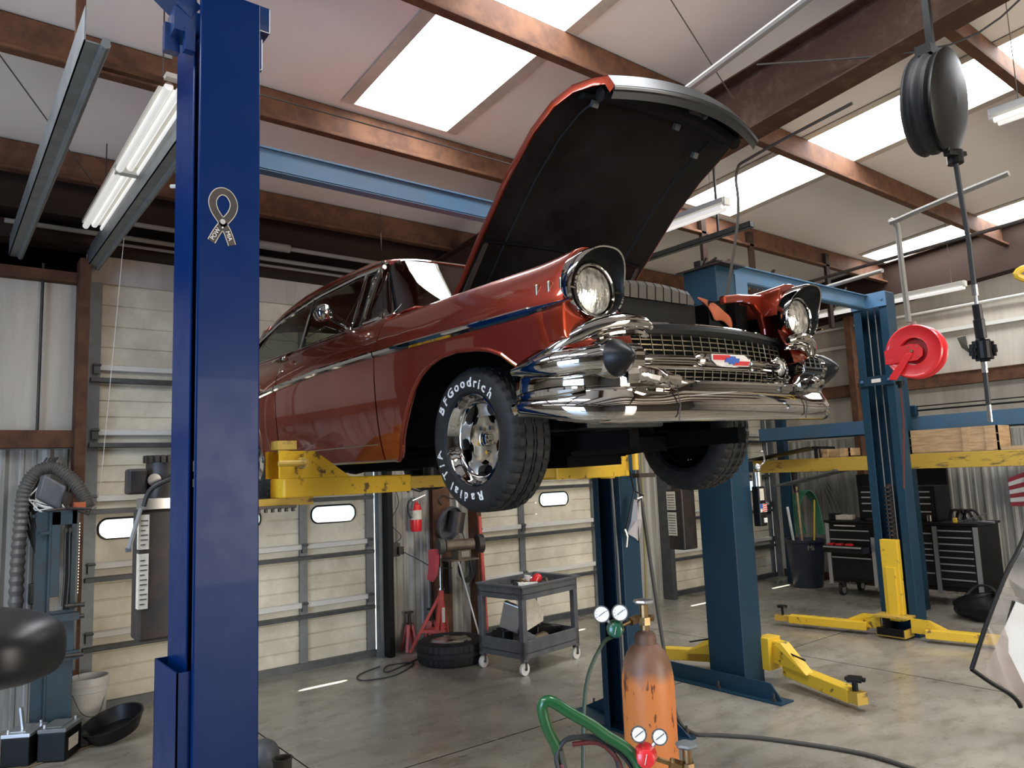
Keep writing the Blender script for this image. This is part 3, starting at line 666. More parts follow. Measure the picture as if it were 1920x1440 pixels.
# red radiator shroud panels with a dark opening each side
for sg in (1,):
    o = [(sg*.66,.74),(sg*.66,.97),(sg*.60,1.0),(sg*.40,.985),(sg*.27,.965),(sg*.27,.925),(sg*.42,.945),(sg*.52,.935),(sg*.575,.89),(sg*.595,.82),(sg*.60,.74)]
    b = MB(); b.add([(x,-.60,z) for x, z in o]+[(x,-.565,z) for x, z in o], [list(range(11)), list(range(11,22))]+[(i,(i+1)%11,11+(i+1)%11,11+i) for i in range(11)]); b.build('core_support', M['paint'], car, bevel=.008)
    b = MB(); b.grid([[(sg*.27,-.50,.75),(sg*.27,-.50,.96)],[(sg*.62,-.50,.75),(sg*.62,-.50,.96)]]); b.build('core_panel', M['liner'], car, fix=False)
b = MB(); b.box((-.60,-.56,.40),(.60,-.54,.78)); b.build('grille_backing', M['black_dull'], car)
# ---- bonnet, open
HP = [(.53,1.045),(.40,1.135),(.20,1.335),(-.07,1.582),(-.26,1.72),(-.40,1.79),(-.50,1.825),(-.58,1.832),(-.645,1.815),(-.672,1.765)]
HW = [.60,.605,.61,.612,.612,.605,.575,.53,.52,.52]
def hood_pt(u, k, off=0):
    y, z = HP[k]; a = max(k-1,0); c = min(k+1, len(HP)-1)
    d = Vector((0, HP[c][0]-HP[a][0], HP[c][1]-HP[a][1])).normalized(); n_ = Vector((0, d.z, -d.y))  # towards the sky / windscreen
    bow = .045*(1-u*u)
    fr = .055*(1-u*u)*sm(4, 9, k)      # the front edge bows forward
    p = Vector((HW[k]*u, y, z)) + n_*(bow+off) + Vector((0,-fr,0))
    return p
nU = 24; us = [-1+2*k/nU for k in range(nU+1)]
b = MB(); b.grid([[hood_pt(u*.99, k, -.006) for u in us] for k in range(len(HP))]); hl = b.build('bonnet_underside', M['liner'], car, smooth=True, fix=False)
b = MB(); b.grid([[hood_pt(u, k, .035) for u in us] for k in range(7)])
for s_ in (0, nU):
    u = us[s_]; b.grid([[hood_pt(u, k, .035) for k in range(len(HP))], [hood_pt(u*1.006, k, .02) for k in range(len(HP))], [hood_pt(u*1.004, k, -.002) for k in range(len(HP))], [hood_pt(u*.985, k, -.004) for k in range(len(HP))]])
hd = b.build('bonnet', M['paint'], car, smooth=True, fix=False, sharp=60)
b = MB(); b.tube([hood_pt(u, 9, .02) for u in us], .014, n=8); b.grid([[hood_pt(u*1.004, k, .0355) for u in us] for k in (6,7,8,9)]); b.grid([[hood_pt(u, 9, .035) for u in us],[hood_pt(u, 9, -.0) + Vector((0,.0,-.03)) for u in us],[hood_pt(u*.98, 8, -.01) for u in us]])
b.build('bonnet_lip', mat('dark grey bonnet edge', (.016,.017,.017), .35, .1), hd, smooth=True, fix=False)
b = MB()
for k, (w1, h1) in ((6,(.09,.03)),(2,(.05,.012))):
    b.tube([hood_pt(u*.93, k, -.015) for u in us], h1, n=6, flat=.6)
for u in (-.72,.72): b.tube([hood_pt(u, k, -.004) for k in range(1,8)], .012, n=6)
b.tube([hood_pt(u*.93, 7, -.04) for u in us], .035, n=6)
b.build('bonnet_brace', M['liner'], hl, smooth=True)
for u, k in ((-.80,6),(.18,6),(.62,5)):
    b = MB(); p = hood_pt(u, k, -.05); b.cbox(p, (.035,.02,.03), Matrix.Rotation(.5,4,'X')); b.build('bonnet_bumper_clip', M['steel_dark'], hl)
b = MB(); p = hood_pt(.1, 8, -.03); b.cbox(p, (.10,.05,.05)); b.cyl(p, p+Vector((0,-.03,-.06)), .012, n=8); b.build('bonnet_latch', M['dark'], hl)
for sg in (-1,1):
    b = MB(); b.beam((sg*.58,.50,1.0), hood_pt(sg*.93, 2, 0), .03,.012); b.beam((sg*.58,.45,.95), hood_pt(sg*.93, 1, 0), .03,.012); b.build('bonnet_hinge', M['dark'], hl)
# ---- headlamps
SH[0] = .055
for sg in (-1,1):
    cx, cz = sg*.737, .872; N_ = 48
    def outl(t, s_=1.0):
        # egg outline: round below, a broad brow above
        c_, q_ = math.cos(t), math.sin(t)
        rx = .148; rz = .116 if q_ < 0 else .150
        e = .82 if q_ > 0 else .92
        return (math.copysign(abs(c_)**e, c_)*rx*s_ - (-sg)*0, math.copysign(abs(q_)**(.9), q_)*rz*s_)
    def fwd(t): q_ = math.sin(t); return -.79 - (.075*max(0,q_)**1.3) + .012*max(0,-q_)
    ring = lambda s_, f: [(cx+outl(2*PI*k/N_, s_)[0], f(2*PI*k/N_), cz+outl(2*PI*k/N_, s_)[1]) for k in range(N_)]
    b = MB(); b.grid([ring(1.0, lambda t: -.735), ring(1.035, lambda t: lerp(-.745,fwd(t),.4)), ring(1.03, lambda t: fwd(t)+.012), ring(1.0, lambda t: fwd(t)), ring(.965, lambda t: fwd(t)+.004)], closed=True)
    hb = b.build('headlamp_bezel', M['chrome'], car, smooth=True, sharp=60)
    circ = lambda r, y: [(cx+r*math.cos(2*PI*k/N_), y, .866+r*math.sin(2*PI*k/N_)) for k in range(N_)]
    b = MB(); b.grid([ring(.965, lambda t: fwd(t)+.004), ring(.94, lambda t: lerp(fwd(t),-.765,.5)), circ(.112, -.762), circ(.100,-.745)], closed=True); b.build('headlamp_recess', M['black'], hb, smooth=True, sharp=60)
    b = MB(); b.tube([Vector(p) for p in circ(.106,-.768)], .0065, n=8, closed=True)
    for a in (0,PI,-PI/2): b.beam((cx+.108*math.cos(a),-.768,.866+.108*math.sin(a)),(cx+.145*math.cos(a),-.775,.866+(.118 if a == -PI/2 else .145)*math.sin(a)) if a != -PI/2 else (cx,-.772,.866-.118), .012,.006)
    b.build('headlamp_ring', M['chrome'], hb, smooth=True)
    b = MB(); b.lathe((cx,-.752,.866),(0,-1,0),[(0,.099),(.012,.092),(.022,.07),(.03,.04),(.033,.0001)],36); b.build('headlamp_lens', M['lens'], hb, smooth=True)
# ---- grille
def gy(x): return -.80 + .07*(x/.6)**2
b = MB()
xs_g = [-.585+.0585*k for k in range(21)]
for x in xs_g: b.tube([(x, gy(x)+.018, .485),(x, gy(x)+.0, .60),(x, gy(x)+.014, .715)], .0028, n=4)
for k in range(11):
    z = .49+.0225*k; y_ = .004+.014*abs(z-.60)/.11; b.tube([(x, gy(x)+y_, z) for x in [-.60+.1*q for q in range(13)]], .0026, n=4)
gr = b.build('grille', M['gold'], car)
b = MB(); b.tube([(x, gy(x)+.03, .728+.012*(1-(x/.62)**2)) for x in [-.62+.062*q for q in range(21)]], .030, n=10, flat=1.0); b.build('grille_header_bar', M['black'], gr, smooth=True)
b = MB(); b.tube([(x, gy(x)+.02, .755+.012*(1-(x/.62)**2)) for x in [-.62+.062*q for q in range(21)]], .006, n=6); b.build('header_bead', M['chrome'], gr, smooth=True)
b = MB(); b.tube([(x, gy(x)-.012, .603) for x in [-.50+.05*q for q in range(21)]], .021, n=12); b.tube([(x, gy(x)-.008, .576) for x in [-.50+.05*q for q in range(21)]], .014, n=10)
gb = b.build('grille_bar', M['chrome'], gr, smooth=True)
b = MB(); b.lathe((-.20,gy(.2)-.014,.603),(1,0,0),[(0,.022),(.02,.034),(.05,.038),(.2,.04),(.35,.038),(.38,.034),(.4,.022)],20); b.build('emblem_housing', M['chrome'], gb, smooth=True)
def plate(b, pts, y, t=.004): n=len(pts); b.add([(x,y,z) for x,z in pts]+[(x,y-t,z) for x,z in pts],[list(range(n)),list(range(n,2*n))]+[(i,(i+1)%n,n+(i+1)%n,n+i) for i in range(n)])
ye = gy(0)-.050
b = MB(); plate(b, [(-.135,.628),(.10,.632),(.145,.606),(.125,.580),(-.10,.578),(-.135,.600)], ye); em = b.build('crest_plate', M['white_emb'], gb)
b = MB(); plate(b, [(-.128,.624),(-.01,.627),(-.01,.604),(-.128,.602)], ye-.004,.003); plate(b, [(.012,.602),(.138,.604),(.12,.584),(.012,.582)], ye-.004,.003); b.build('red_field', M['red_emb'], em)
b = MB(); plate(b, [(-.04,.614),(-.012,.614),(-.008,.622),(.024,.622),(.028,.614),(.056,.614),(.046,.594),(.018,.594),(.014,.586),(-.018,.586),(-.022,.594),(-.050,.594)], ye-.007,.004); b.build('bow_tie', M['blue_emb'], em)
# parking lamps either end of the bar
for sg in (-1,1):
    x = sg*.512; y = gy(.512)-.0
    b = MB(); b.lathe((x,y+.09,.600),(0,-1,0),[(0,.03),(.03,.045),(.09,.054),(.115,.057),(.12,.054),(.112,.048)],28, mod=lambda k,i: .008 if (k >= 3 and 4 < i < 11) else 0); pl = b.build('parking_lamp', M['chrome'], gr, smooth=True)
    b = MB(); b.lathe((x,y-.018,.600),(0,-1,0),[(0,.046),(.01,.036),(.016,.015),(.022,.012),(.024,.0001)],24); b.build('parking_lens', M['lens'], pl, smooth=True)
# chrome eyebrow mouldings above the bumper ends
for sg in (-1,1):
    P = smooth_pts([(sg*.90,-.55,.605),(sg*.885,-.66,.635),(sg*.84,-.735,.675),(sg*.77,-.79,.712),(sg*.66,-.835,.735),(sg*.56,-.845,.735),(sg*.50,-.835,.725)], 6)
    rr = [lerp(.018,.036,sm(0,18,i)) if i < 24 else lerp(.036,.016,(i-24)/(len(P)-25)) for i in range(len(P))]
    b = MB(); b.tube(P, rr, n=12); b.tube([p+Vector((sg*.0,.02,-.035)) for p in P[8:]], [r*.6 for r in rr[8:]], n=8)
    b.build('fender_end_moulding', M['chrome'], gr, smooth=True)
# ---- bumper
def plan(s):  # s from -1 (near side) to 1, returns (x, y)
    a = abs(s); sg_ = 1 if s >= 0 else -1
    if a < .62: return (sg_*a/.62*.66, -.915+.035*(a/.62)**2)
    t = (a-.62)/.38; an = t*PI/2*1.0
    x = .66 + .262*math.sin(an)**.9; y = -.88 + .42*(1-math.cos(an))**.95
    return (sg_*x, y)
NS = 80
def topz(x): return .498 + .06*sm(.40,.62,abs(x))
rows = []
for i in range(NS+1):
    s_ = -1+2*i/NS; x, y = plan(s_); x2, y2 = plan(s_+.001); t = Vector((x2-x, y2-y, 0)).normalized(); n_ = Vector((t.y, -t.x, 0))
    tz = topz(x); up = tz-.35; c = Vector((x,y,0)); mid = 1-sm(.36,.56,abs(x)); r_ = []
    en_ = sm(.72,1.0,abs(s_)); zl = .05*en_
    for d, z in ((-.06,.342+zl),(-.015,.336+zl),(.004,.344+zl),(.015,.365+zl),(.020,.40+zl*.6),(lerp(.006,.014,mid),.435+zl*.3),(lerp(-.008,.004,mid),.462),(lerp(-.012,-.004,mid),.472),(lerp(-.012,.010,mid),.482),(lerp(-.010,.022,mid),.488),(lerp(-.014,.022,mid),lerp(.53,.494,mid)),(lerp(-.02,.006,mid),lerp(.555,.502,mid)),(-.04,lerp(.56,.504,mid)),(-.09,lerp(.56,.497,mid))):
        p = c + n_*d; r_.append((p.x, p.y, z))
    rows.append(r_)
b = MB(); b.grid(rows); bump = b.build('front_bumper', M['chrome'], car, smooth=True, fix=False, solid=.004, sharp=60)
for sg in (-1,1):
    # upper wing lobe running round the corner into the bumper guard
    P = []; 
    for k in range(26):
        s_ = sg*(1.0-.40*k/25); x, y = plan(s_); P.append(Vector((x*(1.0-.006), y+.010, .575+.012*sm(0,25,k))))
    rr = [lerp(.012,.05,sm(-2,10,k)) for k in range(26)]
    b = MB(); b.tube(P, rr, n=14, flat=1.15); b.build('bumper_wing', M['chrome'], bump, smooth=True)
    P = []
    for k in range(18):
        s_ = sg*(.985-.20*k/17); x, y = plan(s_); P.append(Vector((x*1.008, y-.004, .466+.010*k/17)))
    rr = [.004+.016*math.sin(PI*(k+1)/19)**.6 for k in range(18)]
    b = MB(); b.tube(P, rr, n=10); b.build('bumper_rib', M['chrome'], bump, smooth=True)
    # bullet guards with black rubber tips
    b = MB(); b.lathe((sg*.735,-.575,.585),(0,-1,0),[(0,.045),(.05,.070),(.13,.083),(.22,.085),(.275,.080),(.285,.074)],32); bg_ = b.build('bumper_guard', M['chrome'], bump, smooth=True)
    b = MB(); b.lathe((sg*.735,-.853,.585),(0,-1,0),[(0,.075),(.02,.072),(.055,.050),(.085,.025),(.097,.010),(.100,.0001)],28); b.build('rubber_tip', M['plastic_black'], bg_, smooth=True)
    b = MB(); b.tube(smooth_pts([(sg*.69,-.86,.52),(sg*.62,-.895,.52),(sg*.54,-.915,.505),(sg*.46,-.925,.498)],5), [.035]*5+[.03]*5+[.022]*6, n=10)
    b.build('guard_foot', M['chrome'], bump, smooth=True)
    b = MB(); x_ = sg*.46; b.tube([(x_,-.915,.34),(x_*1.0,-.928,.40),(x_,-.915,.465),(x_,-.935,.50)], .0025, n=6); b.build('bumper_joint', M['dark'], bump)
SH[0] = 0.0
# ---- wheels
def make_wheel():
    R_, Wd = .335, .235
    b = MB(); n_ = 144
    prof = [(.028,.208),(.010,.225),(.0,.262),(.003,.292),(.014,.315),(.026,.326),(.032,.329),(.038,.3335),(.062,.335),(.064,.327),(.070,.327),(.072,.3355),(.104,.336),(.106,.328),(.112,.328),(.114,.336),(.121,.336),(.123,.328),(.129,.328),(.131,.336),(.163,.3355),(.165,.327),(.171,.327),(.173,.335),(.197,.3335),(.203,.329),(.209,.326),(.221,.315),(.232,.292),(.235,.262),(.225,.225),(.207,.208)]
    def md(k, i):
        if k in (5,6,7,8) or k in (23,24,25,26): return -.009 if i % 4 == 0 else 0
        if k in (11,12,15,16,19,20): return -.007 if (i+k) % 4 == 0 else 0
        return 0
    b.lathe((0,0,0),(1,0,0),prof,n_,closed=True,a0=(0,0,1),mod=md)
    ty = b.build('wheel', M['rubber'], car, smooth=True, sharp=28)
    b = MB(); b.lathe((0,0,0),(1,0,0),[(.030,.209),(.018,.212),(.016,.206),(.024,.198),(.034,.194),(.040,.186),(.058,.180),(.066,.176),(.070,.168),(.10,.162),(.13,.158),(.20,.165),(.215,.205),(.207,.209),(.06,.2)],64,closed=True,a0=(0,0,1)); b.build('rim', M['chrome'], ty, smooth=True, sharp=40)
    # five-spoke centre with a scalloped dish
    b = MB(); n_ = 100
    def lobe(t): return .108 + .018*math.cos(5*t)
    rows = []
    for f_, d in ((.0,.115),(.6,.118),(.93,.108),(1.0,.092),(1.06,.088)):
        rows.append([(d, lobe(2*PI*k/n_)*max(f_,.02)*math.sin(2*PI*k/n_), lobe(2*PI*k/n_)*max(f_,.02)*math.cos(2*PI*k/n_)) for k in range(n_)])
    b.grid(rows, closed=True); b.f.append(list(range(n_))); b.mi.append(0)
    b.build('wheel_centre', M['rim_tan'], ty, smooth=True, sharp=60)
    b = MB()
    for j in range(5):
        a0 = 2*PI*j/5; pr = []
        for r, hw in ((.106,.056),(.122,.040),(.138,.034),(.152,.038),(.165,.052)):
            c = Vector((0, math.sin(a0), math.cos(a0))); t = Vector((0, math.cos(a0), -math.sin(a0))); x_ = lerp(.080,.072,(r-.1)/.06)
            pr.append([c*r+t*hw*k + Vector((x_ + .01*abs(k)**2, 0, 0)) for k in (-1,-.5,0,.5,1)] + [c*r+t*hw*k+Vector((x_+.05,0,0)) for k in (1,-1)])
        b.grid(pr, closed=True)
    b.build('spokes', M['alloy'], ty, smooth=True, fix=True, sharp=40)
    b = MB(); b.cyl((.13,0,0),(.128,0,0),.158,n=40); b.build('brake_backing', M['black_dull'], ty)
    b = MB(); b.lathe((.085,0,0),(-1,0,0),[(-.03,.034),(.0,.034),(.008,.032),(.012,.024),(.015,.0001)],20)
    b.build('hub_cap', M['chrome'], ty, smooth=True)
    b = MB()
    for j in range(5):
        a0 = 2*PI*(j+.5)/5; b.cyl((.112,.062*math.sin(a0),.062*math.cos(a0)),(.094,.062*math.sin(a0),.062*math.cos(a0)),.010,n=6)
    b.build('lug_nuts', M['chrome'], ty)
    # raised white letters
    b = MB()
    def arc_text(txt, a_start, a_end, size):
        n_ = len(txt)
        adv = {'i':.5,'r':.75,'l':.5,' ':.6,'/':.7,'B':1.1,'G':1.2,'T':1.05,'A':1.1,'R':1.1}
        ws_ = [adv.get(c_,1) for c_ in txt]; tot = sum(ws_); acc = 0
        for c_, w_ in zip(txt, ws_):
            a = lerp(a_start, a_end, (acc+w_/2)/tot); acc += w_
            if c_ == ' ': continue
            vs, fs = text_mesh(c_, size, .0015, off=.0012)
            # viewed from outside (-x side): angle measured clockwise from the top; +y lies to the left
            up = Vector((0, -math.sin(a), math.cos(a))); rt = Vector((0, -math.cos(a), -math.sin(a)))
            r = .262; o = up*r + Vector((-.0012,0,0))
            vv = []
            for v in vs: 
                q = o + rt*v.x*1.1 + up*v.y; rad = math.hypot(q.y, q.z); q.x += .006*max(0, abs(rad-.262)/.03)**2; vv.append((q.x - v.z, q.y, q.z))
            b.add(vv, fs)
    arc_text('BFGoodrich', math.radians(-62), math.radians(48), .062)
    arc_text('Radial T/A', math.radians(158), math.radians(262), .057)
    b.build('tyre_lettering', M['white_letter'], ty)
    b = MB(); b.cyl((.022,.18,-.06),(.0,.185,-.06),.005,n=8); b.build('valve_stem', M['chrome'], ty)
    return ty
w0 = make_wheel(); w0.location = (-.846, .045, .320)
for (x, y, rz) in ((.872,.045,PI),(-.842,2.95,0),(.842,2.95,PI)):
    c = w0.copy(); C.objects.link(c); c.location = (x, y, .320); c.rotation_euler = (0,0,rz)
    for ch in list(w0.children):
        d = ch.copy(); C.objects.link(d); d.parent = c
# ------------------------------------------------------------------ two post lifts
def channel(x0, x1, y0, y1, z0, z1, lip, t=.01, open_='-x'):
    # C section column, opening towards -x or +x
    if open_ == '-x': poly = [(x0,y0),(x1,y0),(x1,y1),(x0,y1),(x0,y1-lip),(x0+t,y1-lip),(x0+t,y1-t),(x1-t,y1-t),(x1-t,y0+t),(x0+t,y0+t),(x0+t,y0+lip),(x0,y0+lip)]
    else: poly = [(x1,y0),(x0,y0),(x0,y1),(x1,y1),(x1,y1-lip),(x1-t,y1-lip),(x1-t,y1-t),(x0+t,y1-t),(x0+t,y0+t),(x1-t,y0+t),(x1-t,y0+lip),(x1,y0+lip)]
    b = MB(); b.prism(poly, z0, z1, 2); return b
# 1: the lift under the car
L1 = thing('two_post_lift', 'faded blue two post lift with yellow arms holding up the red car', 'car lift', (2.5,3.9,0), 'two post lifts')
channel(1.03,1.27,3.76,4.10,0,3.6,.09,open_='+x').build('column', M['teal'], L1, bevel=.006)
channel(3.85,4.03,3.72,3.99,0,3.6,.055).build('column', M['teal'], L1, bevel=.006)
b = MB(); b.box((1.03,3.90,3.52),(4.03,3.91,3.64)); b.box((1.03,3.88,3.635),(4.03,3.97,3.645)); b.box((1.03,3.90,3.515),(4.03,3.97,3.525)); b.build('crossbeam', M['skyblue'], L1)
for xa, xb in ((.95,1.30),(3.86,4.14)):
    b = MB(); b.box((xa,3.42,0),(xb,4.42,.02)); b.build('base_plate', M['teal'], L1)
    for tri in ([(3.42,.02),(3.72,.02),(3.72,.22)], [(4.42,.02),(4.0,.02),(4.0,.22)]):
        b = MB(); b.prism(tri, xb-.06, xb-.05, 0); b.build('base_gusset', M['teal'], L1)
    for yy in (3.47, 4.36):
        b = MB(); b.cyl((xb-.03,yy,.02),(xb-.03,yy,.05),.014,n=6); b.cyl((xb-.03,yy,.05),(xb-.03,yy,.08),.008,n=8); b.build('anchor_bolt', M['dark'], L1)
def chan_arm(b, p, q, w, h): b.beam(p, q, w, h); return b
# left carriage and arm reaching under the sill
b = MB(); b.box((1.16,3.74,1.66),(1.29,4.12,1.98)); b.build('carriage', M['yellow'], L1, bevel=.006)
b = MB(); b.beam((1.42,3.78,1.775),(2.30,4.02,1.775),.12,.10); arm = b.build('swing_arm', M['yellow'], L1, bevel=.008)
b = MB(); b.beam((2.26,4.01,1.778),(2.62,4.10,1.778),.09,.075); b.build('arm_extension', M['yellow_old'], arm, bevel=.004)
b = MB(); d = Vector((.88,.24,0)).normalized(); n_ = Vector((-d.y,d.x,0))
for s_ in (-.055,.055):
    p0 = Vector((1.40,3.775,0))+n_*s_; P = [p0+d*0+Vector((0,0,1.825)),p0+d*.46+Vector((0,0,1.825)),p0+d*.22+Vector((0,0,1.965)),p0+Vector((0,0,1.965))]
    b.add(P+[p+n_*.012 for p in P], [(0,1,2,3),(7,6,5,4),(0,4,5,1),(1,5,6,2),(2,6,7,3),(3,7,4,0)])
b.build('arm_gusset', M['yellow'], arm)
b = MB(); b.cbox((1.46,3.79,1.995),(.10,.10,.045)); b.cyl((1.46,3.79,1.95),(1.46,3.79,1.98),.03,n=12); b.cyl((1.40,3.70,1.90),(1.54,3.70,1.90),.016,n=10); b.cyl((1.53,3.70,1.90),(1.53,3.74,1.90),.03,n=8); b.build('arm_lock', M['yellow_old'], arm)
b = MB(); b.beam((1.30,3.80,1.705),(1.62,3.86,1.705),.10,.04); b.build('arm_root', M['yellow_old'], arm)
b = MB(); b.box((1.30,3.72,1.675),(1.50,3.74,1.69)); [b.cbox((1.31+.035*k,3.73,1.668),(.012,.02,.02)) for k in range(6)]; b.build('latch_teeth', M['dark'], arm)
b = MB(); b.cyl((2.52,4.08,1.81),(2.52,4.08,1.90),.04,n=14); b.cyl((2.52,4.08,1.89),(2.52,4.08,1.91),.06,n=14); b.build('lift_pad', M['dark'], arm)
# right carriage and arm
b = MB(); b.box((3.76,3.66,1.76),(3.90,4.0,2.0)); b.build('carriage', M['yellow'], L1, bevel=.005)
for yy in (3.70,3.93):
    b = MB(); b.cyl((3.72,yy,1.75),(3.72,yy,2.01),.05,n=16); b.build('pivot_boss', M['yellow'], L1, smooth=True, sharp=40)
b = MB(); b.beam((3.74,3.66,1.80),(3.12,3.62,1.80),.14,.085); ar = b.build('swing_arm', M['yellow'], L1, bevel=.008)
b = MB(); b.add([(3.72,3.63,1.84),(3.36,3.61,1.84),(3.42,3.61,1.91),(3.50,3.615,1.93),(3.54,3.62,2.00),(3.72,3.63,2.00),(3.72,3.65,1.84),(3.36,3.63,1.84),(3.42,3.63,1.91),(3.50,3.635,1.93),(3.54,3.64,2.00),(3.72,3.65,2.00)],[tuple(range(6)),tuple(range(11,5,-1))]+[(i,(i+1)%6,6+(i+1)%6,6+i) for i in range(6)])
b.build('arm_gusset', M['yellow'], ar)
b = MB(); b.beam((3.16,3.62,1.805),(3.02,3.61,1.805),.10,.065); b.cyl((3.07,3.62,1.79),(3.07,3.62,1.86),.045,n=12); b.build('arm_extension', M['yellow_old'], ar)
b = MB(); b.cyl((3.90,3.60,1.80),(3.90,3.60,1.97),.022,n=10); b.box((3.70,3.58,1.94),(3.92,3.61,1.955)); b.build('release_pin', M['yellow'], ar)
b = MB(); b.box((3.93,3.60,1.745),(4.10,3.66,1.775)); b.build('cable_bracket', M['dark'], L1)
b = MB(); b.tube([(3.82,3.76,1.75),(3.84,3.76,1.2),(3.84,3.76,.2)], .008, n=6); b.tube([(3.86,3.80,3.4),(3.86,3.80,.2)], .006, n=6); b.build('lift_cable', M['conduit'], L1)
# hydraulic power unit behind the left column
pu = MB(); pu.box((.80,3.86,1.10),(1.0,4.02,1.70)); pw = pu.build('oil_tank', M['dark'], L1, bevel=.012)
b = MB(); b.box((.81,3.84,1.70),(1.0,4.0,1.755)); b.build('valve_block', M['chrome_dull'], pw, bevel=.004)
b = MB(); b.cyl((.92,3.93,1.755),(.92,3.93,1.93),.085,n=24); 
for k in range(20):
    a = 2*PI*k/20; b.cbox((.92+.088*math.cos(a),3.93+.088*math.sin(a),1.94),(.018,.018,.035))
b.cyl((.92,3.93,1.925),(.92,3.93,1.955),.085,n=24); b.build('motor', M['dark'], pw, smooth=True)
b = MB(); b.box((.745,3.86,1.775),(.83,3.95,1.895)); b.build('capacitor_box', M['dark'], pw, bevel=.012)
b = MB(); b.lathe((.855,3.848,1.84),(0,-1,0),[(0,.0),(.0,.03),(.003,.03),(.003,.0)],20); b.build('rating_plate', M['chrome_dull'], pw)
b = MB(); b.tube([(.80,3.85,1.71),(.75,3.84,1.53)], .010, n=8); b.cbox((.748,3.84,1.525),(.025,.015,.02)); b.build('release_lever', M['silver'], pw)
b = MB(); b.tube(smooth_pts([(.81,3.84,1.72),(.83,3.82,1.79),(.89,3.80,1.83),(1.0,3.80,1.87)],5), .011, n=8); b.build('power_cord', M['hose'], pw, smooth=True)
for z0, z1 in ((1.52,1.68),(1.25,1.50)):
    b = MB(); b.box((.797,3.852,z0),(.838,3.857,z1)); b.box((.796,3.855,z0),(.799,3.90,z1)); lb = b.build('label', M['paper'], pw)
    b = MB(); [b.box((.802,3.849,z0+.02+.022*k),(.832 if k%3 else .822,3.8515,z0+.024+.022*k)) for k in range(int((z1-z0)/.022)-1)]; b.build('label_print', M['dark'], lb)
# creeper / clipboard hung on the right column
t = thing('fender_cover', 'crumpled foil sheet held in a black frame hanging off the dark lift column', 'reflective sheet', (3.86,3.6,1.45))
b = MB(); b.grid([[(3.95,3.62,1.60),(3.90,3.60,1.59),(3.885,3.62,1.60)],[(3.93,3.60,1.46),(3.87,3.585,1.46),(3.845,3.62,1.45)],[(3.885,3.60,1.31),(3.86,3.60,1.335),(3.81,3.63,1.37)]]); b.build('sheet', M['foil'], t, solid=.004, fix=False)
b = MB(); b.tube([(3.96,3.60,1.62),(3.87,3.60,1.66),(3.86,3.62,1.80)], .006, n=6); b.tube([(3.87,3.60,1.66),(3.79,3.63,1.37),(3.885,3.60,1.305),(3.90,3.60,1.58),(3.96,3.60,1.62)], .006, n=6); b.build('strap', M['black'], t)
b = MB(); b.tube([(3.885,3.59,1.60),(3.93,3.585,1.61),(3.93,3.585,1.58)], .009, n=6); b.tube([(3.79,3.63,1.40),(3.80,3.62,1.35),(3.795,3.63,1.28)], .008, n=6); b.build('clip', M['chrome_dull'], t)

# 2: the empty lift behind
L2 = thing('two_post_lift', 'faded blue two post lift standing empty with arms lowered to the floor', 'car lift', (6.8,3.95,0), 'two post lifts')
channel(5.35,5.62,3.87,4.22,0,3.55,.09,open_='+x').build('column', M['teal'], L2, bevel=.02)
channel(8.0,8.2,3.66,4.03,0,3.6,.085).build('column', M['teal'], L2, bevel=.006)
b = MB(); b.box((5.32,3.78,3.55),(5.66,4.28,3.565)); b.build('top_plate', M['dark'], L2)
b = MB(); b.tube([(5.34+.02*k, 3.95+.06*math.sin(k*1.7), 3.60+.03*math.cos(k*2.3)) for k in range(14)], .012, n=6); b.box((5.38,4.05,3.56),(5.44,4.12,3.64)); b.build('pulley_and_cables', M['dark'], L2)
b = MB(); b.box((5.60,3.88,3.45),(8.05,3.89,3.58)); b.box((5.60,3.84,3.575),(8.05,3.94,3.585)); b.box((5.60,3.88,3.445),(8.05,3.96,3.455)); b.box((7.98,3.66,3.44),(8.0,4.04,3.60)); cb = b.build('crossbeam', M['skyblue'], L2)
b = MB(); b.box((5.62,3.865,3.30),(5.80,3.885,3.50)); b.build('beam_bracket', M['skyblue'], cb)
b = MB(); b.box((7.985,3.66,2.60),(8.0,4.03,2.70)); b.build('column_band', M['teal'], L2); 
b = MB(); b.box((7.98,3.79,2.63),(7.984,3.89,2.67)); b.build('maker_plate', M['white'], L2)
for (yy, zz) in ((3.70,2.65),(3.99,2.65),(3.70,3.52),(3.99,3.52)):
    b = MB(); b.cyl((7.99,yy,zz),(7.965,yy,zz),.016,n=6); b.build('bolt', M['skyblue'], L2)
for yy in (3.82, 3.90):
    b = MB(); b.tube([(8.06,yy,3.5),(8.06,yy-.01,.9)], .006, n=6); b.build('lift_cable', M['conduit'], L2)
b = MB(); b.cyl((8.08,3.85,.9),(8.08,3.85,1.55),.035,n=12); [b.cyl((8.07,3.87,.92+.045*k),(8.07,3.87,.935+.045*k),.05,n=10) for k in range(14)]; b.build('hydraulic_ram', M['dark'], L2)
b = MB(); b.box((7.93,3.765,.16),(8.0,3.945,.98)); cr = b.build('carriage', M['yellow'], L2, bevel=.006)
b = MB(); b.box((7.905,3.80,.16),(7.93,3.90,.70)); b.build('carriage_stiffener', M['yellow'], cr, bevel=.004)
b = MB(); b.box((7.80,3.68,.20),(8.0,4.02,.225)); b.box((7.78,3.70,.02),(7.98,3.99,.045)); b.box((7.78,3.70,.045),(7.98,3.72,.10)); b.box((7.78,3.97,.045),(7.98,3.99,.10)); b.build('carriage_plate', M['yellow_old'], cr, bevel=.003)
b = MB(); b.box((7.77,3.71,.035),(7.80,3.98,.105)); b.box((7.80,3.90,.05),(7.95,3.92,.2)); b.build('carriage_block', M['black'], cr)
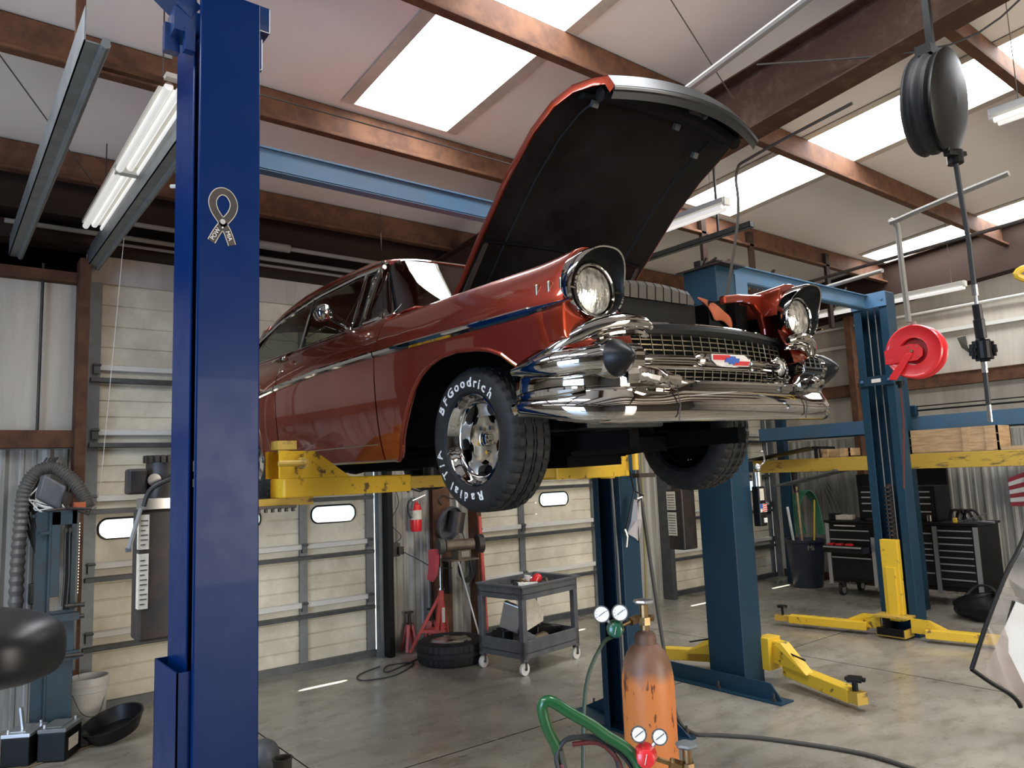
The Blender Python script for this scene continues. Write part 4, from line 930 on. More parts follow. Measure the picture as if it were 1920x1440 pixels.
for ya, yb, xe, xs2, g in ((3.98,4.92,7.70,7.86,1),(3.68,2.88,8.02,7.88,-1)):
    b = MB(); b.beam((xs2,ya+g*.14,.085),(xe,yb,.085),.11,.085); a_ = b.build('swing_arm', M['yellow'], L2, bevel=.006)
    b = MB(); P = [(xs2,ya,.07),(xs2,ya,.21),(xs2,ya+g*.18,.21),(xs2-.02*g,ya+g*.42,.10),(xs2,ya+g*.30,.07)]; b.add(P+[(p[0]+.02,p[1],p[2]) for p in P], [tuple(range(5)),tuple(range(9,4,-1))]+[(i,(i+1)%5,5+(i+1)%5,5+i) for i in range(5)]); b.build('arm_gusset', M['yellow'], a_)
    e = Vector((xe,yb,.085)); s_ = Vector((xs2,ya,.085)); d = (e-s_).normalized()
    b = MB(); b.beam(e-d*.05, e+d*.16, .085,.06); b.build('arm_extension', M['yellow_old'], a_)
    b = MB(); p = e+d*.08; b.cyl((p.x,p.y,.11),(p.x,p.y,.20),.014,n=8); b.cyl((p.x,p.y,.20),(p.x,p.y,.22),.055,n=14); b.build('lift_pad', M['black'], a_)
# left column feet: angle iron strip, carriage and arms
b = MB(); b.box((5.13,3.41,0),(5.30,4.68,.012)); b.prism([(3.44,.012),(4.62,.012),(4.56,.13),(3.54,.13)], 5.20, 5.212, 0); b.build('base_plate', M['teal'], L2)
for yy in (3.49,4.0,4.56):
    b = MB(); b.cyl((5.165,yy,.012),(5.165,yy,.03),.018,n=6); b.cyl((5.165,yy,.03),(5.165,yy,.07),.009,n=8); b.build('anchor_bolt', M['dark'], L2)
b = MB(); b.box((5.62,3.92,.12),(5.72,4.3,.34)); b.build('carriage_plate', M['yellow'], L2)
b = MB(); b.box((5.60,3.80,.10),(5.78,3.92,.36)); cr = b.build('carriage', M['yellow'], L2, bevel=.005)
b = MB(); b.beam((5.70,3.70,.12),(5.46,3.02,.09),.11,.10); a_ = b.build('swing_arm', M['yellow'], L2, bevel=.006)
b = MB(); P = [(5.76,3.80,.16),(5.76,3.80,.33),(5.74,3.70,.33),(5.60,3.40,.15)]; b.add(P+[(p[0]-.09,p[1]+.02,p[2]) for p in P], [(0,1,2,3),(7,6,5,4),(0,4,5,1),(1,5,6,2),(2,6,7,3),(3,7,4,0)]); b.build('arm_gusset', M['yellow'], a_)
b = MB(); b.beam((5.47,3.04,.09),(5.425,2.93,.09),.09,.085); b.build('arm_extension', M['yellow_old'], a_)
b = MB(); b.cyl((5.445,2.99,.13),(5.445,2.99,.20),.022,n=8); b.beam((5.38,2.96,.215),(5.51,3.02,.215),.10,.018); b.beam((5.42,3.05,.215),(5.47,2.92,.215),.05,.02); b.build('lift_pad', M['black'], a_)
b = MB(); b.tube([(5.66,3.70,.27),(5.56,3.45,.25)], .007, n=6); b.build('release_rod', M['black'], a_)
b = MB(); b.beam((5.72,4.30,.12),(5.42,5.02,.10),.11,.10); a_ = b.build('swing_arm', M['yellow'], L2, bevel=.006)
b = MB(); P = [(5.70,4.24,.16),(5.70,4.24,.31),(5.66,4.36,.31),(5.52,4.60,.15)]; b.add(P+[(p[0]-.09,p[1]-.02,p[2]) for p in P], [(0,1,2,3),(7,6,5,4),(0,4,5,1),(1,5,6,2),(2,6,7,3),(3,7,4,0)]); b.build('arm_gusset', M['yellow'], a_)
b = MB(); b.tube([(5.6,4.3,.30),(5.30,4.38,.30)], .007, n=6); b.build('release_rod', M['black'], a_)
# its power unit and the drink-can coloured bottle on the other side
b = MB(); b.box((5.16,4.25,1.10),(5.34,4.42,1.62)); ot = b.build('oil_tank', M['dark'], L2, bevel=.012)
b = MB(); b.cyl((5.25,4.34,1.62),(5.25,4.34,1.85),.08,n=18); b.build('motor', M['dark'], ot, smooth=True)
for z0, z1 in ((1.44,1.60),(1.22,1.42)):
    b = MB(); b.box((5.155,4.32,z0),(5.159,4.415,z1)); lb = b.build('label', M['paper'], ot)
    b = MB(); [b.box((5.152,4.33,z0+.02+.022*k),(5.154,4.405,z0+.023+.022*k)) for k in range(int((z1-z0)/.022)-1)]; b.build('label_print', M['dark'], lb)
t = thing('filter_regulator', 'black air filter unit with a stars and stripes sticker on the second lift column', 'air filter', (5.66,3.84,1.5))
b = MB(); b.box((5.63,3.80,1.28),(5.73,3.87,1.62)); fr = b.build('body', M['black'], t, bevel=.01)
b = MB(); b.cyl((5.68,3.84,1.62),(5.68,3.84,1.74),.04,n=12); b.sphere((5.68,3.83,1.78),.035,10,8); b.tube(smooth_pts([(5.68,3.84,1.78),(5.75,3.80,1.83),(5.70,3.78,1.92)],4),.008,n=6); b.build('gauge_head', M['chrome_dull'], t, smooth=True)
b = MB(); b.box((5.64,3.796,1.50),(5.70,3.799,1.60)); b.build('label', M['paper'], fr)
b = MB(); b.box((5.632,3.795,1.40),(5.728,3.799,1.47)); fs_ = b.build('flag_sticker', M['white_emb'], fr)
b = MB(); [b.beam((5.655+.0*k,3.793,1.405+.018*k),(5.728,3.793,1.415+.018*k),.002,.008,up=(0,0,1)) for k in range(4)]; b.build('flag_stripes', M['red_emb'], fs_)
b = MB(); b.box((5.632,3.792,1.43),(5.66,3.794,1.47)); b.build('flag_canton', M['blue_emb'], fs_)
b = MB(); b.box((5.675,3.795,1.31),(5.722,3.799,1.35)); b.build('white_tag', M['white_emb'], fr)

# 3: near bright blue column
L3 = thing('lift_column', 'bright blue lift column with a ribbon sticker in the left foreground', 'lift column', (.93,3.18,0))
poly = [(.81,3.0),(1.055,3.0),(1.055,3.37),(.81,3.37),(.81,3.095),(.82,3.095),(.82,3.36),(1.045,3.36),(1.045,3.01),(.82,3.01),(.82,3.025),(.81,3.025)]
b = MB(); b.prism(poly, 0, 3.86, 2); b.build('column', M['bright_blue'], L3, bevel=.006)
b = MB(); b.box((.762,3.03,0),(.81,3.036,1.12)).box((.762,3.36,0),(.81,3.366,1.12)).box((.762,3.03,0),(.768,3.366,1.12)).box((.751,3.036,.5),(.81,3.36,.51)); b.build('cable_guard', M['bright_blue'], L3)
b = MB(); b.cyl((.835,3.06,1.2),(.835,3.06,3.55),.012,n=10); b.build('hydraulic_line', M['conduit'], L3, smooth=True)
b = MB(); b.tube([(.845,3.055,2.3),(.845,3.055,2.0),(.835,3.06,1.8),(.84,3.06,1.7)], .014, n=8); b.cyl((.838,3.06,1.86),(.838,3.06,1.90),.02,n=6); b.cyl((.838,3.06,1.80),(.838,3.06,1.83),.02,n=6); b.build('hose_fitting', M['hose_brown'], L3)
b = MB(); b.box((1.045,3.10,3.62),(1.10,3.36,3.80)); b.box((1.045,3.06,3.78),(1.12,3.40,3.90)); b.build('top_bracket', M['blue_edge'], L3, bevel=.004)
b = MB(); b.box((.72,3.05,3.66),(.82,3.16,3.76)); b.box((.70,3.12,3.60),(.76,3.16,3.72)); b.box((.76,3.04,3.58),(.80,3.08,3.68)); b.beam((.80,3.1,3.76),(.60,3.08,3.90),.10,.08); b.build('top_linkage', M['blue_edge'], L3)
b = MB(); b.box((.60,2.92,0),(1.12,3.5,.015)); b.build('base_plate', M['bright_blue'], L3)
def ribbon(b, w, y):
    P = smooth_pts([(-.045,0,-.108),(-.022,0,-.062),(.004,0,-.022),(.034,0,.022),(.042,0,.062),(.026,0,.096),(0,0,.108),(-.026,0,.096),(-.042,0,.062),(-.034,0,.022),(-.004,0,-.022),(.018,0,-.062),(.036,0,-.112)], 5)
    L_, R_ = [], []
    for i, p in enumerate(P):
        t = (P[min(i+1,len(P)-1)]-P[max(i-1,0)]).normalized(); n_ = Vector((-t.z,0,t.x)); o = Vector((.905,y,2.88))
        L_.append(o+p+n_*w); R_.append(o+p-n_*w)
    b.grid([L_, R_])
b = MB(); ribbon(b, .0165, 2.9985); rb = b.build('ribbon_sticker', M['paper'], L3, fix=False)
b = MB(); ribbon(b, .0135, 2.9975); b.build('ribbon_field', M['dark'], rb, fix=False)
for txt, cx, cz, rot_ in (('POW',-.030,-.076,1.08),('MIA',.0225,-.076,-1.22)):
    vs, fs = text_mesh(txt, .024, .0003); mm = Matrix.Translation((.905+cx,2.9968,2.88+cz)) @ Matrix.Rotation(-rot_,4,'Y') @ Matrix.Rotation(PI/2,4,'X')
    b = MB(); b.add([mm @ v for v in vs], fs); b.build('lettering', M['white_emb'], rb, fix=False)
b = MB(); n5 = []
for k in range(10): r = .006 if k%2 == 0 else .0026; n5.append((.905-.002+r*math.sin(2*PI*k/10), 2.9966, 2.88-.045+r*math.cos(2*PI*k/10)))
b.add(n5, [tuple(range(10))]); b.build('star', M['white_emb'], rb)
b = MB(); b.lathe((.903,2.9968,2.88-.020),(0,-1,0),[(0,.0),(0,.011),(.0004,.011),(.0004,0)],20); b.build('ribbon_badge', M['silver'], rb)

# 4: runway lift along the right wall
L4 = thing('runway_lift', 'yellow and blue runway lift raised high along the right wall', 'car lift', (9.2,3.5,0))
b = MB(); b.box((8.98,.6,1.69),(9.42,6.12,1.86)); b.build('yellow_runway', M['yellow_old'], L4, bevel=.005)
b = MB(); b.box((9.75,.6,2.14),(10.1,6.5,2.15)); b.box((9.75,.6,2.14),(9.76,6.5,2.33)); b.box((10.09,.6,2.14),(10.1,6.5,2.33)); b.build('blue_runway', M['skyblue'], L4)
b = MB(); b.tube([(9.72,.6,2.40),(9.72,4.25,2.40)], .012, n=8).tube([(9.72,.6,2.45),(9.72,4.25,2.45)], .008, n=6); b.build('cable', M['black'], L4)
b = MB(); b.box((9.70,4.2,2.33),(9.76,4.5,2.47)); b.build('sheave_box', M['teal'], L4, bevel=.02)
for (x, y) in ((9.56,4.30),(10.5,6.6),(9.5,.5)):
    b = MB(); b.box((x-.06,y-.06,0),(x+.06,y+.06,3.0)); b.build('post', M['teal'], L4)
b = MB(); b.box((8.98,6.55,1.70),(10.5,6.65,1.86)); b.box((8.98,.42,1.70),(10.5,.52,1.86)); b.build('end_beam', M['teal'], L4)
b = MB(); b.beam((9.05,6.15,1.87),(9.05,5.2,2.00),.45,.015,up=(0,0,1)); b.beam((8.95,5.2,2.0),(8.95,4.9,1.98),.02,.03); b.box((8.95,5.15,1.86),(8.98,5.18,1.99)); b.build('ramp', M['plastic_black'], L4)
b = MB(); b.beam((9.1,5.75,1.52),(9.1,4.9,1.70),.40,.02); b.build('lower_flap', M['plastic_grey'], L4)
# ------------------------------------------------------------------ overhead things
def tube_lamp(loc, length, label, tubes=2, tag_='ceiling tube lamps', lit=False):
    x, y, z = loc; t = thing('fluorescent_light', label, 'light fixture', loc, tag_)
    b = MB(); b.box((x-.055,y,z),(x+.055,y+length,z+.045)).box((x-.04,y-.01,z-.02),(x+.04,y+.012,z+.05)).box((x-.04,y+length-.012,z-.02),(x+.04,y+length+.01,z+.05))
    b.build('housing', M['fixture'], t, bevel=.004)
    for k in range(tubes):
        xx = x + (k-(tubes-1)/2)*.07; b = MB(); b.cyl((xx,y+.02,z-.03),(xx,y+length-.02,z-.03),.019,n=12); b.build('tube', M['white_tube'], t, smooth=True)
    for yy in (y+.15, y+length-.15):
        b = MB(); b.tube([(x,yy,z+.05),(x,yy,roof_z(yy)-.02)], .003, n=5); b.build('hanging_wire', M['conduit'], t)
    return t
tube_lamp((5.05,3.50,3.93), 2.4, 'white tube light fixture hanging by the open bonnet and bright skylight')
tube_lamp((9.85,3.55,3.88), 2.44, 'white tube light fixture hanging right of the empty lift beam')
tube_lamp((9.85,6.00,3.88), 1.1, 'white tube light fixture seen between the right headlamp and the lift column')
tube_lamp((5.22,-.8,3.92), 2.42, 'white tube light fixture cut by the right edge above the black hose reel')
# bank of three tube pairs hanging at the left
t = thing('fluorescent_light', 'bank of long bare white tubes hanging beside the bright blue column', 'light fixture', (.95,4.6,3.85), 'ceiling tube lamps')
for k in range(3):
    xx = .90+.06*k
    for y0, y1 in ((3.9,5.15),(5.19,6.44)):
        b = MB(); b.cyl((xx,y0,3.85+.02*(k==1)),(xx,y1,3.85+.02*(k==1)),.022,n=12); b.build('tube', M['white_tube'], t, smooth=True)
b = MB(); b.box((.875,3.85,3.875),(1.045,6.45,3.90)); b.build('housing', M['fixture'], t)
b = MB(); b.box((.88,5.14,3.83),(1.04,5.20,3.88)); b.build('lamp_holder', M['fixture'], t)
for yy in (4.3,6.0):
    b = MB(); b.tube([(.96,yy,3.9),(.96,yy,roof_z(yy)-.2)], .004, n=5); b.build('hanging_chain', M['dark'], t)
# unistrut rails and conduits
def pipe(name, pts, r, mt, label, cat='pipe', group=None, n=8, sm=0):
    b = MB(); P = smooth_pts(pts, sm) if sm else pts; b.tube(P, r, n=n); o = b.build(name, mt, None, smooth=True); tag(o, label, cat, group); return o
b = MB(); b.box((5.60,3.66,3.88),(5.66,6.2,3.885)); b.box((5.60,3.66,3.88),(5.605,6.2,3.93)); b.box((5.655,3.66,3.88),(5.66,6.2,3.93)); b.box((5.60,3.66,3.88),(5.66,3.665,3.93)); [b.box((5.62,yy,3.885),(5.635,yy+.02,roof_z(yy)-.02)) for yy in (4.0,5.9)]; tag(b.build('strut_rail', M['steel_dark']), 'grey channel rail hung below the roof left of the open lift beam', 'rail')
pipe('air_pipe', [(3.45,2.62,4.02),(3.25,.9,4.16)], .022, M['conduit'], 'long grey pipe crossing the ceiling above the raised bonnet')
pipe('air_pipe', [(4.85,4.55,3.90),(4.83,4.62,3.42),(4.95,4.66,3.36),(5.15,4.8,3.34)], .028, M['conduit'], 'pale vertical pipe with an elbow dropping beside the bonnet edge')
pipe('air_pipe', [(6.66,2.0,4.02),(6.73,2.91,3.92),(6.76,2.93,3.86),(6.78,2.925,3.0)], .024, M['conduit'], 'grey pipe running along the ceiling and dropping to the red hose reel', sm=5)
pipe('air_pipe', [(8.2,6.6,3.70),(7.2,3.3,3.62)], .022, M['conduit'], 'grey pipe slanting under the roof behind the red hose reel')
pipe('air_pipe', [(8.9,6.9,4.05),(8.2,2.0,4.05)], .02, M['dark'], 'dark thin pipe crossing under the far skylight')
pipe('conduit_pipe', [(4.62,2.2,4.10),(4.64,2.95,4.03),(4.70,3.15,3.98),(4.76,3.22,3.6),(4.95,3.66,2.5),(4.98,3.70,1.9)], .011, M['hose_brown'], 'flexible conduit bending down past the white tube light', 'conduit', sm=6)
pipe('conduit_pipe', [(4.2,2.6,4.42),(4.62,1.6,4.2),(4.6,1.1,4.35)], .006, M['hose_brown'], 'thin cord looped along the rusty rafter', 'cord', sm=5)
for pts, lab in (([(1.2,3.6,3.78),(3.4,2.7,3.3)], 'thin cable stretched level across in front of the ceiling purlin'),([(.1,3.6,3.72),(1.1,6.8,4.2)], 'thin dark cable sagging across the upper left ceiling'),([(2.9,2.4,4.5),(3.9,2.6,4.1)], 'thin dark cord running down to the rafter above the bonnet')):
    pipe('cable', pts, .004, M['hose_brown'], lab, 'cable', 'overhead cables', n=5)
pipe('spring_shaft', [(1.3,6.75,4.03),(3.6,6.75,4.03)], .022, M['conduit'], 'pale horizontal door shaft above the left garage door', 'shaft')
pipe('spring_shaft', [(1.15,6.9,3.88),(3.8,6.9,3.88)], .014, M['conduit'], 'thin pale rod just over the left garage door', 'shaft')
b = MB(); b.cyl((2.36,6.75,4.03),(2.66,6.75,4.03),.04,n=14); tag(b.build('shaft_coupling', M['conduit'], smooth=True), 'pale coupling sleeve on the horizontal door shaft', 'coupling')
pipe('pull_cord', [(1.17,6.4,4.5),(1.17,6.4,3.9),(1.12,6.9,1.7)], .003, M['white'], 'thin white pull cord hanging left of the bright blue column', 'cord', n=4)
b = MB(); b.tube([(1.06,4.5,3.55),(1.25,4.2,3.5)], .012, n=6); tag(b.build('cord_arm', M['fixture']), 'short pale arm sticking out left of the bright blue column', 'bracket')
# hangers from the purlins behind the lift
for (x, y, wh_) in ((6.7,4.98,'leftmost'),(7.6,4.98,'middle one'),(9.3,4.98,'rightmost')):
    b = MB(); b.box((x-.04,y-.02,3.55),(x+.04,y+.02,roof_z(y)-.1)); b.beam((x,y,3.75),(x+.45,y,4.15),.03,.03); tag(b.build('purlin_hanger', M['gable']), wh_+' of the brown steel hanger brackets below the far purlin', 'bracket', 'brown hanger brackets')
# red hose reel
t = thing('hose_reel', 'bright red air hose reel hanging in front of the lift column', 'hose reel', (6.86,2.92,2.74), None)
cx = Vector((6.86,2.92,2.74)); ax = Vector((.42,.90,0)).normalized(); ax = Vector((-.965,-.05,0)).normalized(); rt = Vector((-ax.y, ax.x, 0))
def rl(u, v, d): return cx + rt*u + Vector((0,0,v)) + ax*d
b = MB(); b.lathe(cx, ax, [(.075,.12),(.07,.21),(.078,.228),(.066,.238),(.045,.22),(.04,.12),(-.03,.12),(-.035,.22),(-.055,.238),(-.068,.228),(-.06,.21),(-.07,.11)], 48, closed=True); b.build('spool', M['red'], t, smooth=True, sharp=50)
b = MB(); b.cyl(cx+ax*.03, cx-ax*.03, .11, n=24); b.build('drum', mat('shadowed red drum', (.35,.012,.015), .45), t, smooth=True)  # reel red darkened, shade inside the spool put into the colour
def rplate(pts, d, th=.008):
    b = MB(); n = len(pts); b.add([rl(u,v,d) for u,v in pts]+[rl(u,v,d+th) for u,v in pts], [tuple(range(n)),tuple(range(2*n-1,n-1,-1))]+[(i,(i+1)%n,n+(i+1)%n,n+i) for i in range(n)]); return b
sgn = 1 if rt.dot(Vector((_R.x,_R.y,0))) > 0 else -1
pl = [(-.235,.04),(-.235,-.09),(-.12,-.10)] ; 
pts = [(-.235,.035),(-.02,.065),(.05,.055),(.085,.01),(.08,-.05),(.03,-.085),(-.06,-.085),(-.235,-.09)]
rplate([(sgn*u,v) for u,v in pts], .088).build('mount_bracket', M['red'], t)
pts = [(.01,-.02),(-.15,-.24),(-.21,-.23),(-.20,-.20),(-.05,-.02)]
rplate([(sgn*u,v) for u,v in pts], .10, .02).build('guide_arm', M['red'], t, bevel=.004)
b = MB(); b.cyl(rl(0,0,.09), rl(0,0,.12), .014, n=12); [b.cyl(rl(sgn*u,v,.09), rl(sgn*u,v,.10), .007, n=8) for u,v in ((-.03,.04),(.04,.035),(-.07,-.04),(.05,-.05),(-.01,-.055))]; b.build('bolts', M['brass'], t)
b = MB(); g = rl(sgn*-.155,-.245,.03); b.cyl(g, g-Vector((0,0,.03)), .035, n=12); b.cyl(g, g-Vector((0,0,.06)), .018, n=10); b.build('hose_stop', M['black'], t)
b = MB(); b.tube([g-Vector((0,0,.05)), g+Vector((.0,.0,-.35)), g+Vector((.01,.06,-.95))], .008, n=6); b.build('hose', mat('dark red air hose', (.12,.02,.02), .5), t)
b = MB(); b.cyl(rl(0,.21,0), rl(0,.27,0), .025, n=10); b.build('hanger', M['conduit'], t)
# black hose reel at the top right with its dropped hose
c0 = Vector((3.66,1.35,3.45)); ax = Vector((.06,-.98,-.14)).normalized()
t = thing('hose_reel', 'large black hose reel hanging by the rafter in front of the skylight', 'hose reel', tuple(c0))
b = MB(); b.lathe(c0, ax, [(-.085,.0),(-.085,.14),(-.09,.20),(-.08,.225),(-.065,.235),(-.055,.222),(-.04,.222),(-.03,.232),(-.015,.232),(-.005,.220),(.01,.220),(.02,.228),(.03,.215),(.035,.205)], 44); b.build('hose_coils', M['rubber'], t, smooth=True, sharp=60)
b = MB(); b.lathe(c0, ax, [(.035,.20),(.04,.232),(.055,.238),(.06,.228),(.075,.17),(.08,.06),(.085,.0)], 44); b.build('side_disc', M['black'], t, smooth=True, sharp=60)
b = MB(); b.cbox(c0+Vector((-.02,0,.235)), (.16,.07,.05)); b.beam(c0+Vector((0,0,.25)), c0+Vector((.0,0,.75)), .03,.03); b.build('top_mount', M['black'], t)
b = MB(); g = c0+Vector((.08,-.02,-.255)); b.beam(g+Vector((-.09,0,0)), g+Vector((.05,-.02,.02)), .03,.02); b.cyl(g+Vector((0,0,-.03)), g+Vector((0,0,.03)), .035, n=12); b.beam(g+Vector((-.09,0,0)), g+Vector((-.07,0,.06)), .02,.02); b.beam(g+Vector((.0,0,.0)), g+Vector((-.02,0,.09)), .02,.02); b.build('roller_guide', M['black'], t)
hz = [(3.75,1.335,3.18),(3.80,1.335,2.9),(3.85,1.35,2.55)]
t2 = thing('hose_drop', 'black hose with round knurled coupling hanging straight down at the right', 'hose', (3.85,1.35,2.3))
b = MB(); b.tube([g,(3.77,1.335,3.05),(3.81,1.337,2.8),(3.835,1.345,2.60)], .0115, n=10); b.build('hose', M['hose'], t2, smooth=True)
b = MB(); b.cyl((3.835,1.345,2.60),(3.842,1.347,2.55),.014,n=10); b.cyl((3.842,1.347,2.55),(3.846,1.348,2.50),.008,n=8); b.cyl((3.89,1.36,2.24),(3.893,1.362,2.19),.013,n=10); b.cyl((3.915,1.37,2.05),(3.92,1.372,1.96),.010,n=10); b.build('fitting', M['chrome_dull'], t2)
b = MB(); b.cyl((3.847,1.348,2.51),(3.868,1.352,2.40),.020,n=10); b.cyl((3.862,1.352,2.44),(3.876,1.354,2.35),.024,n=10); b.build('coupler', M['plastic_black'], t2, bevel=.003)
b = MB(); kc = Vector((3.885,1.357,2.295)); b.cyl(kc+Vector((0,0,.04)), kc-Vector((0,0,.04)), .036, n=16)
for k in range(16):
    a = 2*PI*k/16; v = _R*math.cos(a)*.056+_UN*math.sin(a)*.046; b.cbox(kc+v, (.018,.018,.018))
for rr, n_ in ((.038,12),(.02,6)):
    for k in range(n_):
        a = 2*PI*k/n_; v = _R*math.cos(a)*rr*1.1+_UN*math.sin(a)*rr*.9; b.cbox(kc+v, (.02,.02,.02))
b.build('knurled_ball', M['black'], t2)
b = MB(); b.tube([(3.893,1.362,2.20),(3.915,1.37,2.04)], .011, n=10); b.build('lower_hose', M['hose'], t2, smooth=True)
b = MB(); b.tube([(4.9,1.36,3.18),(5.1,1.5,3.18)], .02, n=8); 
pipe('yellow_hose', [(4.75,1.28,2.80),(4.62,1.36,2.80),(4.60,1.40,2.76),(4.72,1.30,2.70),(4.9,1.2,2.62),(5.1,1.0,2.9),(5.15,.95,4.75)], .018, M['yellow'], 'yellow pipe end poking in at the right edge', 'pipe', sm=4)
b = MB(); b.grid([[(11.03,4.15,3.42),(11.03,4.04,3.43)],[(11.04,4.11,3.28),(11.03,4.03,3.28)],[(11.05,4.02,3.19),(11.04,4.0,3.18)],[(11.05,3.93,3.14),(11.05,3.92,3.13)]]); tag(b.build('torn_insulation', M['hose_brown'], solid=.004, fix=False), 'dark torn flap hanging from the insulated right wall', 'torn flap')

# ------------------------------------------------------------------ along the door wall
t = thing('fire_extinguisher', 'red fire extinguisher mounted on the ribbed wall panel', 'fire extinguisher', (4.17,7.1,1.22))
b = MB(); b.lathe((4.19,7.09,1.235),(0,0,1),[(0,.0),(0,.055),(.015,.062),(.24,.062),(.28,.05),(.30,.022),(.32,.02)],24); fb = b.build('cylinder', M['red'], t, smooth=True)
b = MB(); b.lathe((4.19,7.09,1.36),(0,0,1),[(0,.0632),(.10,.0632)],24); b.f = b.f[:24]; b.mi = b.mi[:24]; b.build('label', M['paper'], fb, fix=False)
b = MB(); b.cyl((4.19,7.09,1.55),(4.19,7.09,1.60),.02,n=10); b.beam((4.12,7.04,1.565),(4.27,7.02,1.62),.02,.012); b.beam((4.13,7.03,1.56),(4.10,7.02,1.47),.025,.015); b.build('valve_handle', M['silver'], t)
b = MB(); b.tube(smooth_pts([(4.17,7.05,1.58),(4.08,7.04,1.56),(4.07,7.04,1.45),(4.10,7.03,1.38)],5), .012, n=8); b.build('hose', M['hose'], t, smooth=True)
b = MB(); b.tube([(4.07,7.05,1.66),(4.12,7.05,1.69),(4.22,7.05,1.66),(4.32,7.05,1.69)], .012, n=6); tag(b.build('wire_bundle', M['hose']), 'dark wire bundle hung over the fire extinguisher', 'wires')
# outlet and wires left of the extinguisher
t = thing('electrical_outlet', 'dusty outlet box with plug and cord beside the extinguisher', 'outlet', (3.95,7.14,1.05))
b = MB(); b.box((3.90,7.10,.99),(4.0,7.17,1.13)); b.build('box', M['hose_brown'], t, bevel=.008)
b = MB(); b.box((3.96,7.06,1.01),(4.02,7.10,1.09)); b.build('plug', M['dark'], t)
b = MB(); b.tube(smooth_pts([(4.0,7.06,1.04),(4.15,7.0,.95),(4.28,6.9,.86),(4.42,6.75,.85)],5), .006, n=6); b.build('cord', M['hose'], t)
b = MB(); b.tube([(3.93,7.14,1.13),(3.93,7.15,1.9)], .012, n=6); b.tube(smooth_pts([(3.96,7.13,1.13),(4.02,7.12,1.2),(3.9,7.12,1.35),(4.0,7.12,1.55),(3.92,7.12,1.8)],5), .005, n=6); b.build('riser', M['hose_brown'], t)
# bench grinder on its wall arm, and a shade above
t = thing('bench_grinder', 'grimy brown bench grinder standing by the ribbed wall', 'bench grinder', (4.40,6.75,1.0))
b = MB(); b.cyl((4.36,6.78,1.08),(4.66,6.70,1.08),.062,n=20); b.box((4.44,6.66,.94),(4.60,6.80,1.03)); b.box((4.34,6.62,.925),(4.68,6.84,.94)); b.build('motor', M['motor'], t, smooth=True, sharp=30)
b = MB(); b.cyl((4.28,6.80,1.08),(4.34,6.785,1.08),.085,n=22); b.build('wheel_guard', M['hose_brown'], t, smooth=True, sharp=30)
b = MB(); b.cyl((4.70,6.69,1.08),(4.76,6.675,1.08),.10,n=22); b.build('grinding_wheel', M['dark'], t, smooth=True, sharp=30)
b = MB(); b.box((4.47,6.645,.96),(4.57,6.66,1.02)); b.build('switch_plate', M['chrome_dull'], t)
b = MB(); b.box((4.44,6.84,.90),(4.60,7.17,.925)); b.box((4.50,6.95,.55),(4.54,7.17,.90)); b.build('wall_bracket', M['dark'], t)
t = thing('work_lamp', 'dark grey domed shade standing over the bench grinder', 'lamp', (4.55,7.0,1.3))
b = MB(); b.lathe((4.52,7.03,1.32),Vector((.25,-.9,-.25)),[(0,.02),(.01,.10),(.03,.16),(.06,.185),(.10,.19),(.10,.18),(.05,.17),(.02,.12)],28); b.build('shade', M['plastic_grey'], t, smooth=True)
b = MB(); b.cyl((4.58,6.93,1.20),(4.62,6.92,1.42),.09,n=20); b.build('shroud', M['dark'], t, smooth=True)
b = MB(); b.tube(smooth_pts([(4.50,7.05,1.50),(4.46,7.05,1.55),(4.52,7.05,1.60),(4.62,7.0,1.56),(4.68,7.0,1.64)],4), .008, n=6); b.build('hook', M['dark'], t)
# red tall jack stand with rag
t = thing('jack_stand', 'tall faded red tripod stand with a chrome post by the wall', 'stand', (4.32,6.83,0), 'red stands by the wall')
top = Vector((4.32,6.83,.62))
for fx, fy in ((4.03,7.0),(4.55,7.06),(4.20,6.80)):
    b = MB(); b.beam(top+Vector((0,0,-.02)), (fx,fy,.016), .035,.03); b.build('leg', M['red_stand'], t, bevel=.003)
b = MB(); b.cyl((4.32,6.83,.20),(4.32,6.83,.64),.03,n=14); b.beam((4.13,6.94,.22),(4.47,6.98,.22),.02,.03); b.beam((4.13,6.94,.22),(4.29,6.72,.22),.02,.03); b.build('frame', M['red_stand'], t)
b = MB(); b.cyl((4.32,6.83,.64),(4.32,6.83,1.02),.02,n=12); b.cyl((4.32,6.83,.63),(4.32,6.83,.65),.04,n=12); b.build('post', M['chrome'], t, smooth=True, sharp=30)
b = MB(); b.beam((4.23,6.86,1.05),(4.32,6.83,1.03),.05,.012); b.beam((4.32,6.83,1.03),(4.42,6.80,1.06),.05,.012); b.build('saddle', M['silver'], t)
b = MB(); b.box((4.305,6.795,.30),(4.34,6.799,.45)); b.build('decal', M['paper'], t)
b = MB(); b.grid([[(4.19,6.86,1.05),(4.25,6.81,1.06),(4.29,6.79,1.05)],[(4.19,6.85,.9),(4.24,6.80,.88),(4.28,6.79,.90)],[(4.17,6.86,.75),(4.22,6.82,.72),(4.26,6.80,.78)]]); tag(b.build('hanging_rag', M['rag'], solid=.006, fix=False), 'dark red rag draped on the tall red stand', 'rag')
